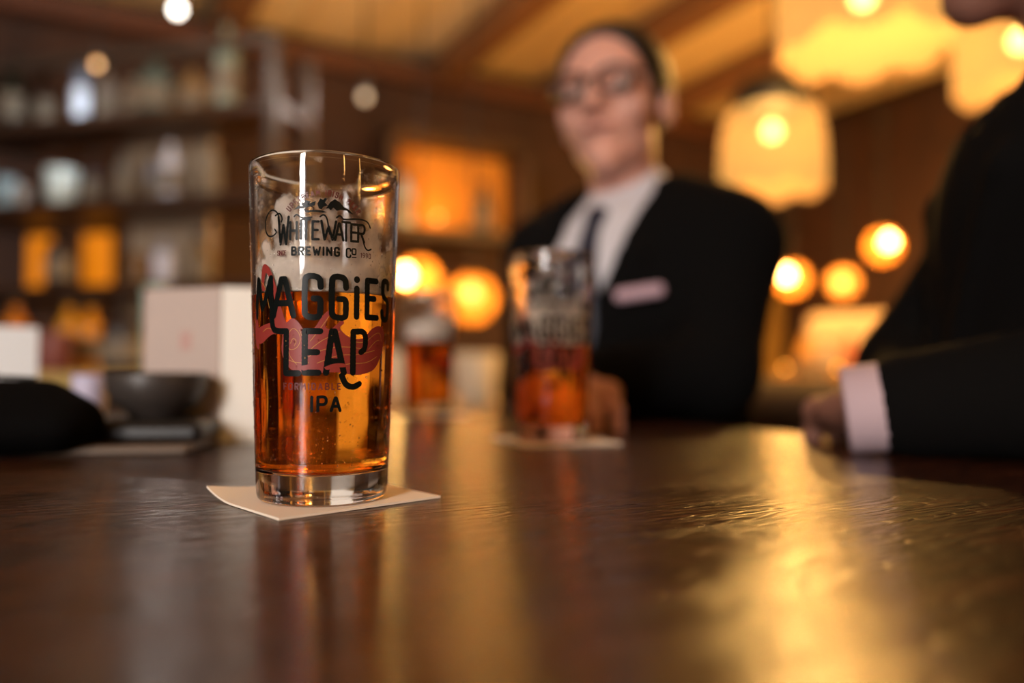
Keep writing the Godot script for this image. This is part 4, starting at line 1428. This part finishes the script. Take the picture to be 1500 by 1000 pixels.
# ------------------------------------------------------------------ the lamplit dining corner at the right
func armchair(at: Vector3, turn: float, c: String, label: String, tall := 1.06) -> void:
	var o := thing("armchair", at, label, "chair", "", turn)
	var f := Field.new(Vector3(-0.36, 0.1, -0.40), Vector3(0.36, 1.2, 0.36), 0.02)
	f.cap(Vector3(-0.22, 0.5, -0.2), Vector3(0.22, 0.5, -0.2), 0.08, 0.08, 0.03)
	f.cap(Vector3(-0.2, tall, -0.27), Vector3(0.2, tall, -0.27), 0.06, 0.06, 0.03)
	f.cap(Vector3(-0.21, 0.65, -0.23), Vector3(0.21, 0.65, -0.23), 0.07, 0.07, 0.06)
	for y in [lerpf(0.65, tall, 0.25), lerpf(0.65, tall, 0.5), lerpf(0.65, tall, 0.75)]:
		f.cap(Vector3(-0.21, y, -0.25), Vector3(0.21, y, -0.25), 0.065, 0.065, 0.06)
	part("backrest", skin_of([f]), hexmat(c, 0.7), o)
	f = Field.new(Vector3(-0.36, 0.2, -0.36), Vector3(0.36, 0.8, 0.36), 0.02)
	f.cap(Vector3(-0.2, 0.4, -0.18), Vector3(-0.2, 0.4, 0.2), 0.08, 0.08, 0.03)
	f.cap(Vector3(0.2, 0.4, -0.18), Vector3(0.2, 0.4, 0.2), 0.08, 0.08, 0.03)
	f.cap(Vector3(0, 0.4, -0.18), Vector3(0, 0.4, 0.2), 0.085, 0.085, 0.06, Vector3(1.4, 1, 1))
	part("seat", skin_of([f]), hexmat(c, 0.7), o)
	for sx in [-1.0, 1.0]:
		for sz in [-1.0, 1.0]:
			part("leg", tube([Vector3(sx * 0.2, 0.36, sz * 0.2), Vector3(sx * 0.23, 0, sz * 0.23)], 0.018), hexmat("2a1a10", 0.5), o)

func build_dining() -> void:
	var at := spot(1215, 560, 3.7)
	at.y = 0
	var o := thing("dining_table", at, "small dining table between the two men, lit by the lamps", "table")
	part("tabletop", turned([[0, 0.70], [0.42, 0.70], [0.44, 0.71], [0.44, 0.735], [0.42, 0.745], [0, 0.745]], 40), hexmat("8a5a2a", 0.35), o)
	part("pedestal", turned([[0, 0], [0.25, 0], [0.25, 0.02], [0.05, 0.06], [0.04, 0.66], [0.12, 0.70], [0, 0.70]], 24), hexmat("1d1612", 0.5), o)
	armchair(at + Vector3(0.32, 0, -0.52), -0.5, "ac9478", "cream armchair behind the lamplit dining table")
	armchair(at + Vector3(-0.45, 0, -0.45), 0.6, "c08a4c", "tan armchair left of the cream one")
	armchair(at + Vector3(-0.34, 0, 0.60), 2.7, "33251a", "dark low armchair in front of the dining table, beside the seated man", 0.70)
	var g := "table ware on the dining table"
	for q in [[1180, 3.55, 0.24, 0.036, "c8913a", "honey bottle at the left on the dining table"], [1212, 3.72, 0.2, 0.05, "bfae94", "pale flask in the middle of the dining table"], [1245, 3.6, 0.22, 0.036, "b5562c", "rust red bottle at the right on the dining table"]]:
		var p := spot(q[0], 540, q[1])
		p.y = 0.7455
		bottle(p, q[2], q[3], hexmat(q[4], 0.3), q[5], g)
	# panelling on the back wall, amber lamplight put into its colour
	var rb := Basis(Vector3.UP, ROOM_TURN)
	var wp := thing("lamplit_panelling", rb * Vector3(3.55, 0, -4.27), "panelled stretch of back wall behind the lamps, amber lamplight put into its colour", "screen", "", ROOM_TURN)
	for i in 6:
		part("panel", box(Vector3(0.33, 1.75, 0.03), 0.006, Vector3(-0.9 + i * 0.345, 0.88, 0)), hexmat("a07834" if i % 2 == 0 else "ab823c", 0.5), wp)
	part("rail", box(Vector3(2.12, 0.06, 0.05), 0.006, Vector3(-0.03, 1.79, 0)), hexmat("4a2c14", 0.5), wp)
	# added ceiling lamps, out of view, to brighten the dining corner
	for q in [[1330, 3.55, 1.8], [1190, 4.3, 3.0]]:
		var p := spot(q[0], 100, q[1])
		p.y = CEIL - 0.075
		var d := thing("added_downlight", p, "added ceiling lamp brightening the dining corner, %s" % ("nearer to the right man" if q[1] < 4.0 else "nearer to the back wall"), "lamp", "")
		part("added_downlight_ring", turned([[0.05, 0.0], [0.062, 0.0], [0.064, 0.004], [0.064, 0.02], [0.05, 0.02], [0.05, 0.0]], 32), hexmat("6a5a48", 0.4, 0.6), d)
		part("added_downlight_lamp", turned([[0, 0.006], [0.05, 0.006], [0.05, 0.018], [0, 0.018]], 32), glow(Color(1.0, 0.72, 0.38), 4.0), d)
		var l := SpotLight3D.new()
		l.name = "light"
		l.light_color = Color(1.0, 0.76, 0.42)
		l.light_energy = q[2]
		l.light_size = 0.05
		l.spot_angle = 60.0
		l.spot_range = 20.0
		l.spot_attenuation = 2.0
		l.shadow_enabled = true
		d.add_child(l, true)
		l.position = Vector3(0, -0.01, 0)
		l.rotation.x = -PI / 2
	for q in [[1150, 3.45, "tea light placed for an amber blur at the left on the dining table, beside the seated man's sleeve"], [1228, 3.5, "tea light placed for an amber blur in the middle of the dining table"]]:
		var p := spot(q[0], 540, q[1])
		p.y = 0.7455
		var tl := thing("blur_tea_light", p, q[2], "candle", "")  # tea lights placed to give blurred amber points of light
		part("holder", turned([[0, 0], [0.03, 0], [0.036, 0.02], [0.038, 0.06], [0.036, 0.06], [0.033, 0.02], [0, 0.012]], 24), hexmat("c88a3a", 0.3), tl)
		part("wax", turned([[0, 0.014], [0.03, 0.014], [0.03, 0.03], [0, 0.03]], 20), hexmat("e8d8b8", 0.5), tl)
		part("flame", turned([[0, 0.034], [0.006, 0.04], [0.007, 0.05], [0.003, 0.066], [0, 0.074]], 12), glow(Color(1.0, 0.66, 0.24), 20.0), tl)
		omni(tl, Vector3(0, 0.05, 0), Color(1.0, 0.68, 0.3), 0.03, 0.01)

# ------------------------------------------------------------------ unseen wall lights behind the viewer, placed for golden streaks on the pint
func build_unseen_wall_lights() -> void:
	var rb := Basis(Vector3.UP, ROOM_TURN)
	for q in [[0.55, "unseen narrow wall light nearer to the window, placed for a golden streak on the pint"], [1.67, "unseen narrow wall light farther from the window, placed for a golden streak on the pint"]]:
		var o := thing("unseen_wall_light", rb * Vector3(q[0], 1.65, 1.74), q[1], "lamp", "unseen tall wall lights behind the viewer", ROOM_TURN)
		part("back_plate", box(Vector3(0.10, 0.84, 0.015), 0.004, Vector3(0, 0, -0.004)), hexmat("6a4a22", 0.3, 0.8), o)
		part("light_tube", box(Vector3(0.05, 0.74, 0.02), 0.006, Vector3(0, 0, -0.024)), glow(Color(1.0, 0.76, 0.42), 3.0), o)
		var l := AreaLight3D.new()
		l.name = "light"
		l.area_size = Vector2(0.05, 0.74)
		l.light_color = Color(1.0, 0.76, 0.42)
		l.light_energy = 0.4
		l.area_range = 20.0
		l.shadow_enabled = true
		o.add_child(l, true)
		l.position = Vector3(0, 0, -0.037)
